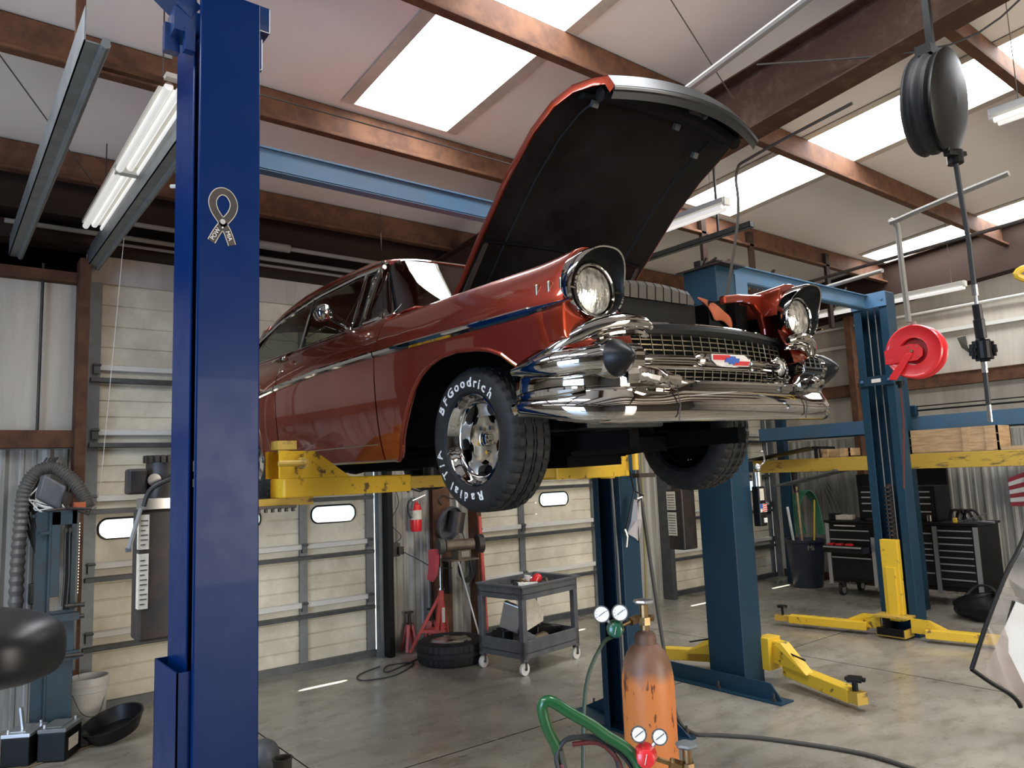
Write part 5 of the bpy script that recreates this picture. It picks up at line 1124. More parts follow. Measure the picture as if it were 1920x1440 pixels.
for (x, y, lab) in ((4.09,7.1,'small red jack stand on the floor behind the left leg of the tall stand'),(4.36,7.1,'small red jack stand on the floor directly behind the tall stand')):
    t = thing('jack_stand', lab, 'stand', (x,y,0), 'red stands by the wall')
    for dx, dy in ((-.07,-.06),(.07,-.06),(.07,.06),(-.07,.06)):
        b = MB(); b.beam((x+dx*.3,y+dy*.3,.28),(x+dx,y+dy,.008),.03,.02); b.build('leg', M['red_stand'], t)
    b = MB(); b.box((x-.03,y-.03,.24),(x+.03,y+.03,.29)); b.box((x-.015,y-.015,.28),(x+.015,y+.015,.40)); b.box((x-.04,y-.02,.39),(x+.04,y+.02,.41)); b.build('ratchet_post', M['dark'], t)
pipe('pale_pole', [(4.62,6.95,.92),(4.92,7.02,.06)], .009, M['white'], 'thin pale pole leaning beside the coiled black cable', 'pole')
b = MB()
for k in range(5): b.tube([(4.80+.10*(.8+.06*k)*math.cos(a)+.005*k, 7.09-.01*k, .80+.17*(.8+.05*k)*math.sin(a)) for a in [2*PI*q/24 for q in range(24)]], .007, n=6, closed=True)
b.tube(smooth_pts([(4.76,7.1,1.3),(4.79,7.08,1.15),(4.86,7.07,.9),(4.88,7.06,.7),(4.84,7.06,.58)],5), .007, n=6)
tag(b.build('coiled_cable', M['hose'], smooth=True), 'black cable coiled on the ribbed wall beside the middle door', 'cable')
pipe('white_conduit', [(4.72,7.12,1.95),(4.76,7.12,1.22)], .016, M['fixture'], 'short white conduit on the wall left of the middle door', 'conduit')
pipe('red_bar', [(4.95,6.98,1.35),(5.0,6.98,.1)], .022, M['red_stand'], 'long red bar with yellow band leaning at the door jamb', 'bar')
# spare tyre lying on the floor
t = thing('spare_tyre', 'spare tyre on an alloy rim lying flat on the floor by the cart', 'tyre', (4.17,6.43,0))
prof = [(.02,.20),(.0,.24),(.0,.29),(.02,.325),(.05,.335),(.08,.337),(.083,.330),(.088,.330),(.091,.338),(.13,.338),(.133,.331),(.138,.331),(.141,.337),(.17,.335),(.20,.325),(.22,.29),(.22,.24),(.20,.20)]
b = MB(); b.lathe((4.17,6.43,0.0),(0,0,1),prof,96,closed=True,mod=lambda k,i: -.008 if (3 <= k <= 5 or 12 <= k <= 14) and i%3==0 else 0); b.build('tyre', M['rubber'], t, smooth=True, sharp=28)
b = MB(); b.lathe((4.17,6.43,0),(0,0,1),[(.06,.0),(.06,.12),(.10,.17),(.19,.20),(.20,.20)],40); r_ = b.build('rim', M['alloy'], t, smooth=True, sharp=40)
for k in range(5):
    b = MB(); a = 2*PI*k/5; b.beam((4.17+.03*math.cos(a),6.43+.03*math.sin(a),.185),(4.17+.185*math.cos(a),6.43+.185*math.sin(a),.20),.06,.03); b.build('spoke', M['chrome_dull'], r_)
b = MB(); b.cyl((4.17,6.43,.10),(4.17,6.43,.20),.045,n=14); b.build('hub', M['alloy'], r_)
pipe('power_cord', [(3.55,6.75,.008),(3.25,6.6,.008),(3.2,6.4,.008),(3.5,6.35,.008),(3.85,6.62,.008),(3.62,6.72,.008),(3.5,6.5,.008),(4.0,6.75,.008)], .006, M['hose'], 'dark cord lying in loops on the floor by the left door', 'cord', sm=6)

# ------------------------------------------------------------------ two shelf cart with its load
cA = Vector((4.31,5.45,0)); u = Vector((.70,.11,0)).normalized(); v = Vector((-.11,.70,0)).normalized(); cu_, cv = .80, .58
t = thing('utility_cart', 'dark grey plastic two shelf cart loaded with tools and parts', 'cart', tuple(cA))
Mc = frame_m(cA, u, v)
def cbx(b, x0, x1, y0, y1, z0, z1): return b.box((x0,y0,z0),(x1,y1,z1), Mc)
for nm, z0, z1 in (('top_tray',.66,.79),('bottom_tray',.14,.30)):
    b = MB(); t_ = .02; cbx(b,0,cu_,0,t_,z0,z1); cbx(b,0,cu_,cv-t_,cv,z0,z1); cbx(b,0,t_,0,cv,z0,z1); cbx(b,cu_-t_,cu_,0,cv,z0,z1); cbx(b,0,cu_,0,cv,z0+.04,z0+.06)
    if z0 > .5:
        cbx(b,-.012,cu_+.05,-.012,.006,z1-.02,z1); cbx(b,-.012,cu_+.05,cv-.006,cv+.012,z1-.02,z1); cbx(b,-.012,.006,0,cv,z1-.02,z1); cbx(b,cu_-.006,cu_+.05,0,cv,z1-.02,z1)
    b.build(nm, M['plastic_grey'], t, bevel=.004)
for x in (.0,cu_-.055):
    for y in (0,cv-.055):
        b = MB(); cbx(b,x,x+.055,y,y+.055,.12,.74); b.build('leg', M['plastic_grey'], t, bevel=.005)
        b = MB(); p = Mc @ Vector((x+.03,y+.03,0)); b.cyl(p+u*0+v*-.012+Vector((0,0,.055)), p+v*.012+Vector((0,0,.055)), .055, n=20); wh = b.build('caster_wheel', M['white'], t, smooth=True, sharp=30)
        b = MB(); b.beam(p+v*-.022+Vector((0,0,.05)), p+v*-.022+Vector((0,0,.12)), .03,.005,up=(1,0,0)); b.beam(p+v*.022+Vector((0,0,.05)), p+v*.022+Vector((0,0,.12)), .03,.005,up=(1,0,0)); b.cyl(p+v*-.026+Vector((0,0,.055)),p+v*.026+Vector((0,0,.055)),.012,n=8); b.build('caster_fork', M['steel_dark'], wh)
def cp(x, y, z): return Mc @ Vector((x*1.07, y*1.2, z-(.06 if z > .7 else 0)))
b = MB(); b.cyl(cp(.14,.16,.82),cp(.30,.08,.81),.035,n=18); o = b.build('spray_can', M['white'], smooth=True, sharp=30); tag(o,'white spray can lying in the top tray of the grey cart','can')
b = MB(); b.cyl(cp(.11,.175,.822),cp(.14,.16,.82),.028,n=14); b.build('cap', M['black'], o)
b = MB(); b.cyl(cp(.40,.20,.79),cp(.44,.19,.86),.045,n=16); b.sphere(cp(.445,.19,.85),.048,14,8); tag(b.build('red_bottle', M['red'], smooth=True), 'small bright red bottle in the top tray of the grey cart', 'bottle')
b = MB(); b.cyl(cp(.38,.26,.79),cp(.39,.25,.88),.035,n=14); tag(b.build('white_bottle', M['white'], smooth=True, sharp=30), 'small pale bottle behind the red bottle on the grey cart', 'bottle')
rnd = random.Random(3)
for k in range(16):
    x, y = rnd.uniform(.06,.62), rnd.uniform(.06,.40); a = rnd.uniform(0,PI); L = rnd.uniform(.05,.1); d = Vector((math.cos(a),math.sin(a),0))*L
    b = MB(); b.tube([cp(x-d.x,y-d.y,.80+.03*rnd.random()),cp(x,y,.81),cp(x+d.x,y+d.y,.80+.03*rnd.random())], rnd.uniform(.008,.015), n=6); b.cyl(cp(x+d.x,y+d.y,.79),cp(x+d.x,y+d.y,.82),.016,n=8)
    tag(b.build('hand_tool', M[('steel','brass','dark','chrome_dull','dark')[k%5]], smooth=True, sharp=40), 'small loose hand tool heaped in the top tray of the grey cart', 'tool', 'loose tools in the cart tray')
b = MB(); b.tube(smooth_pts([cp(.22,.16,.80),cp(.26,.22,.86),cp(.32,.18,.82),cp(.34,.24,.84),cp(.38,.20,.80)],4), .010, n=6); tag(b.build('brass_fittings', M['brass'], smooth=True), 'tangle of brass fittings in the middle of the cart tray', 'fittings')
b = MB(); P = [(.15,.19,.33),(.34,.15,.30),(.38,.17,.50),(.30,.20,.60),(.18,.22,.52)]; b.cbox(cp(.10,.20,.48),(.05,.20,.26),Matrix.Rotation(.35,4,'X')@Matrix.Rotation(.5,4,'Z')); tag(b.build('metal_box', M['silver'], bevel=.01), 'shiny tilted metal box on the lower shelf of the grey cart', 'box')
b = MB(); P = [(.12,.10,.34),(.34,.06,.42),(.36,.07,.50),(.26,.10,.68),(.12,.14,.68)]; b.add([cp(*p) for p in P]+[cp(p[0]-.01,p[1]+.02,p[2]) for p in P],[tuple(range(5)),tuple(range(9,4,-1))]+[(i,(i+1)%5,5+(i+1)%5,5+i) for i in range(5)]); tag(b.build('tan_board', M['paper'], bevel=.004), 'dirty tan panel leaning on the lower shelf of the grey cart', 'panel')
for k,(x,y,z,sx,sy,sz,rz,lab,mt) in enumerate(((.06,.30,.27,.16,.14,.16,.3,'black plastic housing at the left end of the cart lower shelf','plastic_black'),(.10,.08,.26,.12,.12,.16,-.2,'black bracket part behind the front cart leg on the lower shelf','plastic_grey'),(.50,.22,.26,.34,.18,.14,.1,'long black engine cover on the cart lower shelf','plastic_black'))):
    b = MB(); b.cbox(cp(x+.03,y,z),(sx,sy,sz),Matrix.Rotation(rz,4,'Z')@Matrix.Rotation(.15,4,'Y')); b.cbox(cp(x+.03,y,z+sz*.5),(sx*.6,sy*.6,.04),Matrix.Rotation(rz,4,'Z')@Matrix.Rotation(.3,4,'Y')); tag(b.build('engine_part', M[mt], bevel=.012), lab, 'car part', 'black parts on the cart shelf')
b = MB(); b.cyl(cp(.20,.10,.24),cp(.44,.14,.25),.05,n=18); b.cyl(cp(.44,.14,.25),cp(.48,.145,.25),.03,n=14); tag(b.build('starter_motor', M['rim_tan'], smooth=True, sharp=30), 'dull metal motor lying on the cart lower shelf behind the front leg', 'motor')

# ------------------------------------------------------------------ left corner
t = thing('shop_press', 'tall faded blue press frame with hanging chains at the left', 'press', (.95,6.5,0))
b = MB(); b.box((.80,6.42,0),(.83,6.80,1.66)); b.box((.83,6.42,0),(1.12,6.44,.95)); b.box((.83,6.42,1.05),(.93,6.44,1.66)); b.box((1.06,6.42,.95),(1.12,6.44,1.68)); b.box((.83,6.42,1.56),(1.12,6.44,1.68)); b.box((1.09,6.44,0),(1.12,6.80,1.66)); b.build('frame', M['press'], t, bevel=.004)
b = MB(); b.box((.66,6.45,.0),(.80,6.47,1.66)); b.box((.64,6.50,1.62),(.80,6.62,1.64)); b.box((.70,6.40,1.50),(.80,6.60,1.52)); b.build('side_channel', M['press'], t)
for q in (((.80,6.35,.88),(1.16,6.42,.93)),((.78,6.38,.60),(1.18,6.44,.66))):
    b = MB(); b.box(*q); b.build('bed_beam', M['press'], t)
for z in (.98,.90,.63):
    b = MB(); b.cyl((1.0,6.39,z),(1.22,6.36,z),.016,n=8); b.build('bed_pin', M['dark'], t)
for x in (.98,1.03):
    b = MB(); b.tube([(x,6.40,1.50),(x+.005,6.385,1.2),(x-.01,6.385,.98)], .012, n=6); b.cyl((x,6.41,1.52),(x,6.37,1.52),.02,n=10); b.build('chain', M['dark'], t)
b = MB(); b.box((1.13,6.50,.5),(1.17,6.56,1.66)); b.build('rack_post', M['steel_dark'], t); 
b = MB(); [b.box((1.165,6.49,1.05+.022*k),(1.175,6.57,1.06+.022*k)) for k in range(24)]; b.build('spring', M['chrome_dull'], t)
b = MB(); b.cbox((.80,6.42,1.80),(.28,.22,.18),Matrix.Rotation(.35,4,'Y')); gb_ = b.build('gearbox', M['plastic_grey'], t, bevel=.02)
b = MB(); b.cyl((.94,6.30,1.76),(.98,6.26,1.74),.05,n=14); b.tube([(.74,6.33,1.67),(.95,6.30,1.68),(1.25,6.30,1.67),(1.22,6.31,1.63),(1.1,6.30,1.66)], .012, n=6); b.build('winch_parts', M['dark'], gb_)
b = MB(); b.box((.87,6.38,1.68),(.95,6.44,1.72)); tag(b.build('orange_scrap', M['cloth_red']), 'small orange scrap on top of the blue press', 'scrap')
t.location.x = .81; t.scale = (.55,1,1)
# corrugated exhaust duct looped over the wall bracket
pts = smooth_pts([(.60,7.0,.55),(.59,7.0,1.1),(.60,7.0,1.55),(.62,7.0,1.83),(.70,6.98,1.97),(.81,6.95,1.99),(.92,6.90,1.90),(1.0,6.84,1.77),(1.04,6.80,1.66)], 14)
rr = [.047 + (.007 if i%2 else -.004) for i in range(len(pts))]
b = MB(); b.tube(pts, rr, n=16); tag(b.build('exhaust_duct', M['duct'], smooth=True, sharp=25), 'grey corrugated exhaust duct looped on the left wall', 'duct')
b = MB(); 
for k in range(9):
    r = random.Random(k); b.tube(smooth_pts([(.70+.1*r.random(),7.02,1.85+.1*r.random()),(.62+.2*r.random(),6.98,1.75),(.66+.2*r.random(),6.96,1.66+.1*r.random()),(.75+.2*r.random(),6.9,1.55+.15*r.random())],4), .006, n=5)
tag(b.build('white_wires', M['white'], smooth=True), 'loose white wires tangled inside the duct loop', 'wires')
b = MB()
for k in range(7):
    r = random.Random(k+20); b.tube(smooth_pts([(.75+.1*r.random(),7.08,2.08),(.58+.12*r.random(),7.05,1.85),(.60+.1*r.random(),7.04,1.5+.2*r.random()),(.75,7.04,1.25+.3*r.random()),(.80,7.05,1.7)],5), .008, n=5)
b.sphere((.72,7.06,1.78),.12,12,8,(1,.35,1.2)); b.sphere((.78,7.05,1.35),.045,8,8,(1,.6,4.)); tag(b.build('cable_tangle', M['hose'], smooth=True), 'tangle of black cables hung on the wall behind the duct', 'cables')
t = thing('wall_outlet', 'grey double socket outlet box low on the left wall', 'outlet', (.74,7.12,1.0))
b = MB(); b.box((.68,7.09,.93),(.82,7.17,1.09)); b.build('box', M['steel_dark'], t, bevel=.012)
for z in (.975,1.035):
    b = MB(); b.lathe((.745,7.088,z),(0,-1,0),[(0,.0),(0,.02),(.004,.02),(.004,0)],14); b.build('socket', M['gold'], t)
b = MB(); b.tube([(.735,7.13,1.09),(.735,7.14,1.8)], .006, n=6); b.build('conduit', M['hose_brown'], t)
# bucket, oil pan, batteries, mat
t = thing('bucket', 'white plastic bucket with wire handle by the blue press', 'bucket', (1.08,6.88,0))
b = MB(); b.lathe((1.08,6.88,0),(0,0,1),[(0,.0),(0,.118),(.25,.132),(.255,.142),(.27,.142),(.275,.134),(.30,.136),(.303,.146),(.315,.146),(.36,.140),(.36,.132),(.02,.11),(.02,0)],32); b.build('pail', M['white'], t, smooth=True, sharp=40)
b = MB(); b.tube(smooth_pts([(.96,6.82,.26),(1.02,6.72,.12),(1.13,6.73,.10),(1.20,6.84,.26)],6), .003, n=5); b.build('handle', M['steel_dark'], t)
t = thing('drain_pan', 'round black oil drain pan tilted against a tray on the floor', 'oil pan', (1.15,6.35,0))
T_ = Matrix.Translation((1.16,6.32,.105)) @ Matrix.Rotation(-.28,4,'Y') @ Matrix.Rotation(.10,4,'X')
b = MB(); b.lathe((0,0,0),(0,0,1),[(-.06,.0),(-.06,.16),(.01,.20),(.03,.212),(.045,.212),(.045,.20),(.01,.185),(-.045,.15),(-.045,0)],40); b.v = [tuple(T_ @ Vector(p)) for p in b.v]; b.build('pan', M['plastic_black'], t, smooth=True, sharp=40)
b = MB(); b.box((.90,6.26,.008),(1.0,6.42,.09)); tag(b.build('black_tray', M['black'], bevel=.01), 'small black box between the batteries and the drain pan', 'box')
for k,(x,y,lab) in enumerate(((.61,6.27,'left one of two old car batteries on the floor mat'),(.81,6.21,'right one of two old car batteries with a handle strap'))):
    t = thing('car_battery', lab, 'battery', (x,y,0), 'car batteries on the mat')
    R_ = Matrix.Translation((x,y,0)) @ Matrix.Rotation(-.55,4,'Z')
    b = MB(); b.box((-.09,-.12,.006),(.09,.12,.19), R_); b.build('case', M['black'], t, bevel=.006)
    b = MB(); b.box((-.092,-.122,.19),(.092,.122,.215), R_); b.box((-.05,-.09,.215),(.05,.09,.222), R_); b.build('lid', M['steel'] if k else M['silver'], t, bevel=.004)
    for sx in (-.06,.06):
        b = MB(); b.cyl(R_ @ Vector((sx,-.09 if sx<0 else .09,.215)), R_ @ Vector((sx,-.09 if sx<0 else .09,.24)), .01, n=10); b.build('terminal', M['silver'], t)
    if k == 0:
        b = MB(); b.beam(R_ @ Vector((.0,-.02,.22)), R_ @ Vector((-.02,-.02,.36)), .03,.012); b.build('terminal_clamp', M['silver'], t)
    else:
        b = MB(); b.box((.0925,-.08,.06),(.094,.06,.14), R_); b.build('label', M['paper'], t)
b = MB(); b.grid([[(.42+.045*i+.09*j/6, 6.02+.02*i*.9+.07*j, .006+.003*math.sin(i*2.1+j*1.3)) for i in range(19)] for j in range(7)]); tag(b.build('floor_mat', M['rim_tan'], smooth=True, solid=.004, fix=False), 'crumpled brown paper mat under the two batteries', 'mat')
b = MB(); b.box((.30,6.6,.0),(.50,6.72,.03)); tag(b.build('wood_block', M['wood']), 'small flat wood offcut on the floor at the left edge', 'wood block')
# things half hidden right of the bright column
t = thing('steel_pipe', 'short upright rusty pipe standing right of the bright blue column', 'pipe', (1.62,4.3,0))
b = MB(); b.lathe((1.60,4.18,0),(0,0,1),[(0,.0),(0,.05),(.30,.05),(.32,.056),(.32,.045),(.05,.04),(.05,0)],20); b.build('pipe_body', M['hose_brown'], t, smooth=True, sharp=40)
b = MB(); b.sphere((1.62,4.52,.24),.09,14,10); b.box((1.55,4.45,0),(1.69,4.59,.2)); tag(b.build('grey_canister', M['plastic_grey'], smooth=True, sharp=40), 'grey rounded canister behind the rusty upright pipe', 'canister')
# car door mirror poking in at the left edge
m_ = MB(); 
cM = Vector((.070,1.345,1.588)); r1 = _R.copy(); r1.z = 0; r1.normalize(); fz = Vector((0,0,1)); fw = r1.cross(fz)
N_ = 40; rows = []
for d, s_ in ((.04,.0),(.04,.80),(.035,.95),(.02,1.0),(-.03,1.0),(-.06,.93),(-.085,.75),(-.10,.4),(-.105,.0)):
    r = []
    for k in range(N_):
        a = 2*PI*k/N_; c_, q_ = math.cos(a), math.sin(a); x = math.copysign(abs(c_)**.55, c_)*.112*s_; z = math.copysign(abs(q_)**.7, q_)*(.050+.006*(c_<0))*s_
        r.append(cM + r1*x + fz*(z - .10*x) + fw*d*-1)
    rows.append(r)
m_.grid(rows, closed=True); tag(m_.build('door_mirror', M['plastic_black'], smooth=True, sharp=50), 'rounded black vehicle door mirror jutting in from the left edge', 'mirror')

# ------------------------------------------------------------------ gas bottles and trolley
t = thing('gas_cylinder', 'tall orange gas cylinder with rusty neck and valve in the foreground', 'gas cylinder', (2.35,2.17,0))
cx, cy = 2.35, 2.17
b = MB(); b.lathe((cx,cy,0),(0,0,1),[(0,.0),(0,.10),(.01,.106),(.93,.106),(.97,.104),(1.02,.096),(1.06,.080),(1.085,.060),(1.095,.045),(1.10,.042)],48); b.build('bottle', M['orange'], t, smooth=True, sharp=60)
b = MB(); b.lathe((cx,cy,1.085),(0,0,1),[(0,.044),(.0,.046),(.045,.043),(.055,.036),(.06,.02),(.065,.018)],32); b.build('neck_ring', mat('rusty brown neck', (.16,.09,.06), .6, .3, col2=(.10,.05,.03), scale=20), t, smooth=True, sharp=40)
b = MB(); b.cyl((cx,cy,1.145),(cx,cy,1.25),.018,n=12); b.cyl((cx,cy,1.17),(cx,cy,1.20),.026,n=6); rr_ = Vector((_R.x,_R.y,0)).normalized(); b.cyl(Vector((cx,cy,1.195))-rr_*.03,Vector((cx,cy,1.195))+rr_*.04,.013,n=10); b.build('valve', M['brass'], t)
b = MB(); b.lathe((cx,cy,1.255),(0,0,1),[(0,.01),(0,.034),(.006,.040),(.014,.036),(.018,.012),(.022,0)],24,mod=lambda k,i: .004 if k in(1,2,3) and i%4<2 else 0); b.build('handwheel', M['silver'], t, smooth=True, sharp=40)
def regulator(name, label, cen, knobmat, g1, g2, link_to, gr=.032):
    t = thing(name, label, 'regulator', tuple(cen)); cen = Vector(cen); dv = (CAM-cen); dv.z *= .3; dv.normalize()
    b = MB(); b.lathe(cen-dv*.03, dv, [(0,.02),(.005,.034),(.03,.036),(.045,.03),(.06,.028),(.075,.026),(.08,.018),(.08,.0)], 28, mod=lambda k,i: .0015 if i%2 and k in(3,4,5) else 0); body = b.build('body', knobmat, t, smooth=True, sharp=40)
    b = MB(); o = cen+dv*.0505; b.beam(o-Vector((0,0,.015))-rr_*.004, o+Vector((0,0,.015))+rr_*.004, .004,.002); b.build('knob_slot', M['white'], body)
    for g in (g1, g2):
        g = Vector(g); d2 = (CAM-g).normalized()
        b = MB(); b.lathe(g-d2*.012, d2, [(0,.0),(0,gr),(.018,gr+.002),(.022,gr+.001),(.022,gr-.003),(.018,gr-.003),(.018,0)], 32); b.tube([g-d2*.01, cen-dv*.01], .007, n=8); gg = b.build('gauge', M['chrome_dull'], t, smooth=True, sharp=40)
        b = MB(); b.lathe(g+d2*.008, d2, [(0,.0),(0,gr-.002),(.001,gr-.002),(.001,0)], 32); b.build('dial', M['gauge'], gg)
        b = MB(); o = g+d2*.0105; b.beam(o-rr_*.012-Vector((0,0,.008)), o+rr_*.014+Vector((0,0,.010)), .003,.001)
        for k in range(9):
            a = math.radians(-210+30*k); b.beam(o+rr_*.020*math.cos(a)+Vector((0,0,.020*math.sin(a))), o+rr_*.026*math.cos(a)+Vector((0,0,.026*math.sin(a))), .002,.001)
        b.build('needle', M['black'], gg)
    b = MB(); b.tube([cen, Vector(link_to)], .008, n=8); p = Vector(link_to); d = (cen-p).normalized(); b.cyl(p, p+d*.035, .018, n=6); b.build('inlet', M['brass'], t)
    return t
def at_d(p, k): return Vector(CAM) + (Vector(p)-CAM)*k
regulator('gas_regulator', 'green regulator with two round gauges on the orange cylinder', at_d((2.14,2.13,1.19),3.0/2.9), M['green_dark'], at_d((2.09,2.15,1.25),3.0/2.9), at_d((2.15,2.11,1.252),3.0/2.9), (cx-.03*rr_.x,cy-.03*rr_.y,1.195))
t = thing('gas_cylinder', 'small dark gas cylinder low in the foreground with red regulator', 'gas cylinder', (1.89,1.60,0))
b = MB(); b.lathe((1.89,1.60,0),(0,0,1),[(.072,0),(.072,.10),(.70,.10),(.76,.09),(.80,.06),(.83,.03),(.84,.028)],36); b.build('bottle', M['dark'], t, smooth=True, sharp=60)
b = MB(); b.cyl((1.89,1.60,.84),(1.89,1.60,.945),.014,n=12); b.cyl((1.89,1.60,.875),(1.89,1.60,.90),.021,n=6); b.build('valve', M['brass'], t)
b = MB(); b.lathe((1.89,1.60,.945),(0,0,1),[(0,.01),(0,.027),(.006,.032),(.012,.028),(.014,.0)],24,mod=lambda k,i: .004 if k in(1,2,3) and i%4<2 else 0); b.build('handwheel', M['steel'], t, smooth=True, sharp=40)
regulator('gas_regulator', 'red regulator with two round gauges in front of the orange cylinder', (1.79,1.68,.925), M['red'], (1.77,1.685,.99), (1.82,1.645,.98), (1.87,1.61,.89), gr=.023)
# green welding trolley handle, hoses
t = thing('welding_trolley', 'green tubular handle of a welding bottle trolley', 'trolley', (1.7,1.9,0))
P = smooth_pts([(1.72,1.60,.55),(1.77,1.68,.88),(1.68,1.755,1.0),(1.60,1.81,1.065),(1.555,1.845,1.10),(1.535,1.86,1.085),(1.55,1.86,1.02),(1.60,1.86,.9),(1.64,1.88,.6),(1.64,1.88,.3)], 6)
b = MB(); b.tube(P, .018, n=12); b.build('handle', M['green'], t, smooth=True)
b = MB(); b.box((1.70,1.45,.05),(2.05,1.78,.07)); b.cyl((1.62,1.60,.10),(1.66,1.60,.10),.10,n=20); b.build('base', M['green'], t)
for nm, pts, mt, lab in (('welding_hose',[at_d((2.13,2.14,1.16),1.03),(2.09,2.16,1.13),(2.0,2.16,1.0),(1.93,2.12,.75),(1.85,2.05,.45),(1.8,2.0,.1)],'hose_green','dark green hose hanging from the green regulator'),
    ('welding_hose',[(1.60,1.83,.98),(1.68,1.78,.98),(1.73,1.74,.90),(1.70,1.76,.84),(1.60,1.83,.86),(1.575,1.85,.93),(1.62,1.82,.985),(1.74,1.74,.93),(1.80,1.70,.80)],'hose','black hose coiled over the green trolley handle'),
    ('welding_hose',[(1.615,1.82,.965),(1.69,1.77,.96),(1.735,1.735,.885),(1.69,1.76,.82),(1.60,1.82,.85),(1.585,1.84,.91)],'hose_red','dark red hose coiled over the green trolley handle'),
    ('welding_hose',[(1.585,1.84,.95),(1.60,1.83,.88),(1.66,1.79,.82),(1.70,1.76,.77),(1.66,1.80,.70),(1.6,1.85,.6)],'hose_brown','brown hose looped lowest on the green trolley handle')):
    b = MB(); b.tube(smooth_pts(pts, 7), .0075, n=8); tag(b.build(nm, M[mt], smooth=True), lab, 'hose', 'hoses on the welding trolley')
pipe('air_hose', [(4.02,3.72,2.3),(4.06,3.72,1.7),(4.12,3.72,1.2),(4.16,3.68,.6),(4.15,3.60,.15),(4.17,3.48,.02),(4.30,3.30,.014),(4.45,3.05,.014),(4.62,2.55,.014),(4.60,2.2,.014)], .013, M['hose_brown'], 'long dark hose hanging by the column and trailing over the floor', 'hose', sm=8)
t = thing('wall_switch', 'small switch box with a dangling red tag between the doors', 'switch', (7.45,7.1,1.25))
b = MB(); b.box((7.40,7.08,1.25),(7.50,7.16,1.37)); b.build('box', M['steel'], t, bevel=.01)
b = MB(); b.box((7.46,7.05,1.03),(7.53,7.07,1.15)); b.build('red_tag', M['red'], t, bevel=.008)
b = MB(); b.tube(smooth_pts([(7.45,7.07,1.25),(7.38,7.06,1.12),(7.50,7.06,1.16),(7.62,7.06,1.0),(7.6,7.06,.85),(7.52,7.06,1.0)],5), .006, n=5); b.build('cord', M['hose'], t)
pipe('pole', [(6.95,6.3,2.2),(7.15,6.55,.02)], .016, mat('yellowed pole paint',(.30,.27,.12),.5), 'long yellowish pole leaning beside the dark lift column', 'pole')

# ------------------------------------------------------------------ tool boxes by the right wall
XF = 9.85
t = thing('tool_cabinet', 'long black rolling tool cabinet with silver drawer pulls', 'tool cabinet', (10.2,4.6,0))
b = MB(); b.box((XF,3.72,.20),(10.5,5.62,.98)); b.build('body', M['black'], t, bevel=.01)
b = MB(); b.box((XF-.02,3.70,.98),(10.52,5.64,1.01)); b.build('top', M['plastic_black'], t, bevel=.005)
for y in (5.60, 4.98, 4.20, 3.74):
    b = MB(); b.box((XF-.018,y-.025,.16),(XF+.002,y+.025,.97 if y != 4.98 else .80)); b.build('trim_rail', M['silver'], t)
cols = [((5.57,5.01),[.88,.76,.64,.52]),((4.95,4.23),[.88,.76,.69,.62,.55,.40]),((4.17,3.77),[.92,.84,.76,.68,.60,.52,.44,.34])]
for (ya, yb), zs_ in cols:
    for q, z in enumerate(zs_):
        y0, y1 = min(ya,yb), max(ya,yb)
        if ya == 5.57 and q == 2: continue
        nz = (zs_[q+1] if q+1 < len(zs_) else .24)
        b = MB(); b.box((XF-.012,y0,nz+.012),(XF+.003,y1,z-.0)); d_ = b.build('drawer', M['plastic_black'], t, bevel=.003)
        b = MB(); b.box((XF-.028,y0+.01,z-.008),(XF-.012,y1-.01,z+.008)); b.build('pull', M['silver'], d_)
b = MB(); b.box((XF-.22,5.02,.60),(XF,5.56,.68)); b.box((XF-.235,5.02,.655),(XF-.22,5.56,.70)); dd = b.build('open_drawer', M['plastic_black'], t)
b = MB(); b.box((XF-.245,5.03,.668),(XF-.235,5.55,.688)); b.build('pull', M['silver'], dd)
t_ = 0
for y in (5.5,5.38,5.25):
    b = MB(); b.cbox((XF-.12,y,.70),(.10,.07,.035)); tag(b.build('red_tool', M['red'], bevel=.006), 'small red tool lying in the open cabinet drawer', 'tool', 'red tools in the open drawer')
for (x, y) in ((XF+.08,5.5),(10.42,5.5),(XF+.08,3.85),(10.42,3.85)):
    b = MB(); b.cyl((x,y-.02,.075),(x,y+.02,.075),.075,n=24); wh = b.build('caster_wheel', M['rubber'], t, smooth=True, sharp=30)
    b = MB(); b.cyl((x,y-.023,.075),(x,y+.023,.075),.048,n=20); b.build('wheel_hub', M['silver'], wh)
    b = MB(); b.box((x-.04,y-.035,.11),(x+.04,y-.027,.20)); b.box((x-.04,y+.027,.11),(x+.04,y+.035,.20)); b.box((x-.05,y-.05,.17),(x+.05,y+.05,.20)); b.build('caster_fork', M['dark'], wh)
b = MB(); b.box((XF-.014,5.20,.935),(XF-.0125,5.50,.950)); b.build('name_strip', M['white_emb'], t)
t = thing('tool_chest', 'black upper tool chest with open lid standing on the tool cabinet', 'tool chest', (10.3,4.7,1.01))
b = MB(); b.box((10.02,4.22,1.01),(10.45,5.22,1.46)); b.build('body', M['black'], t, bevel=.01)
b = MB(); b.box((10.40,4.22,1.46),(10.45,5.22,1.72)); b.box((10.02,5.19,1.46),(10.45,5.22,1.62)); b.build('lid', M['black'], t)
for z0, z1 in ((1.33,1.38),(1.25,1.31),(1.16,1.23),(1.05,1.13)):
    b = MB(); b.box((10.008,4.25,z0-.01),(10.022,5.19,z1+.012)); d_ = b.build('drawer', M['plastic_black'], t, bevel=.003)
    b = MB(); b.box((9.995,4.28,z1-.004),(10.008,5.16,z1+.012)); b.build('pull', M['silver'], d_)
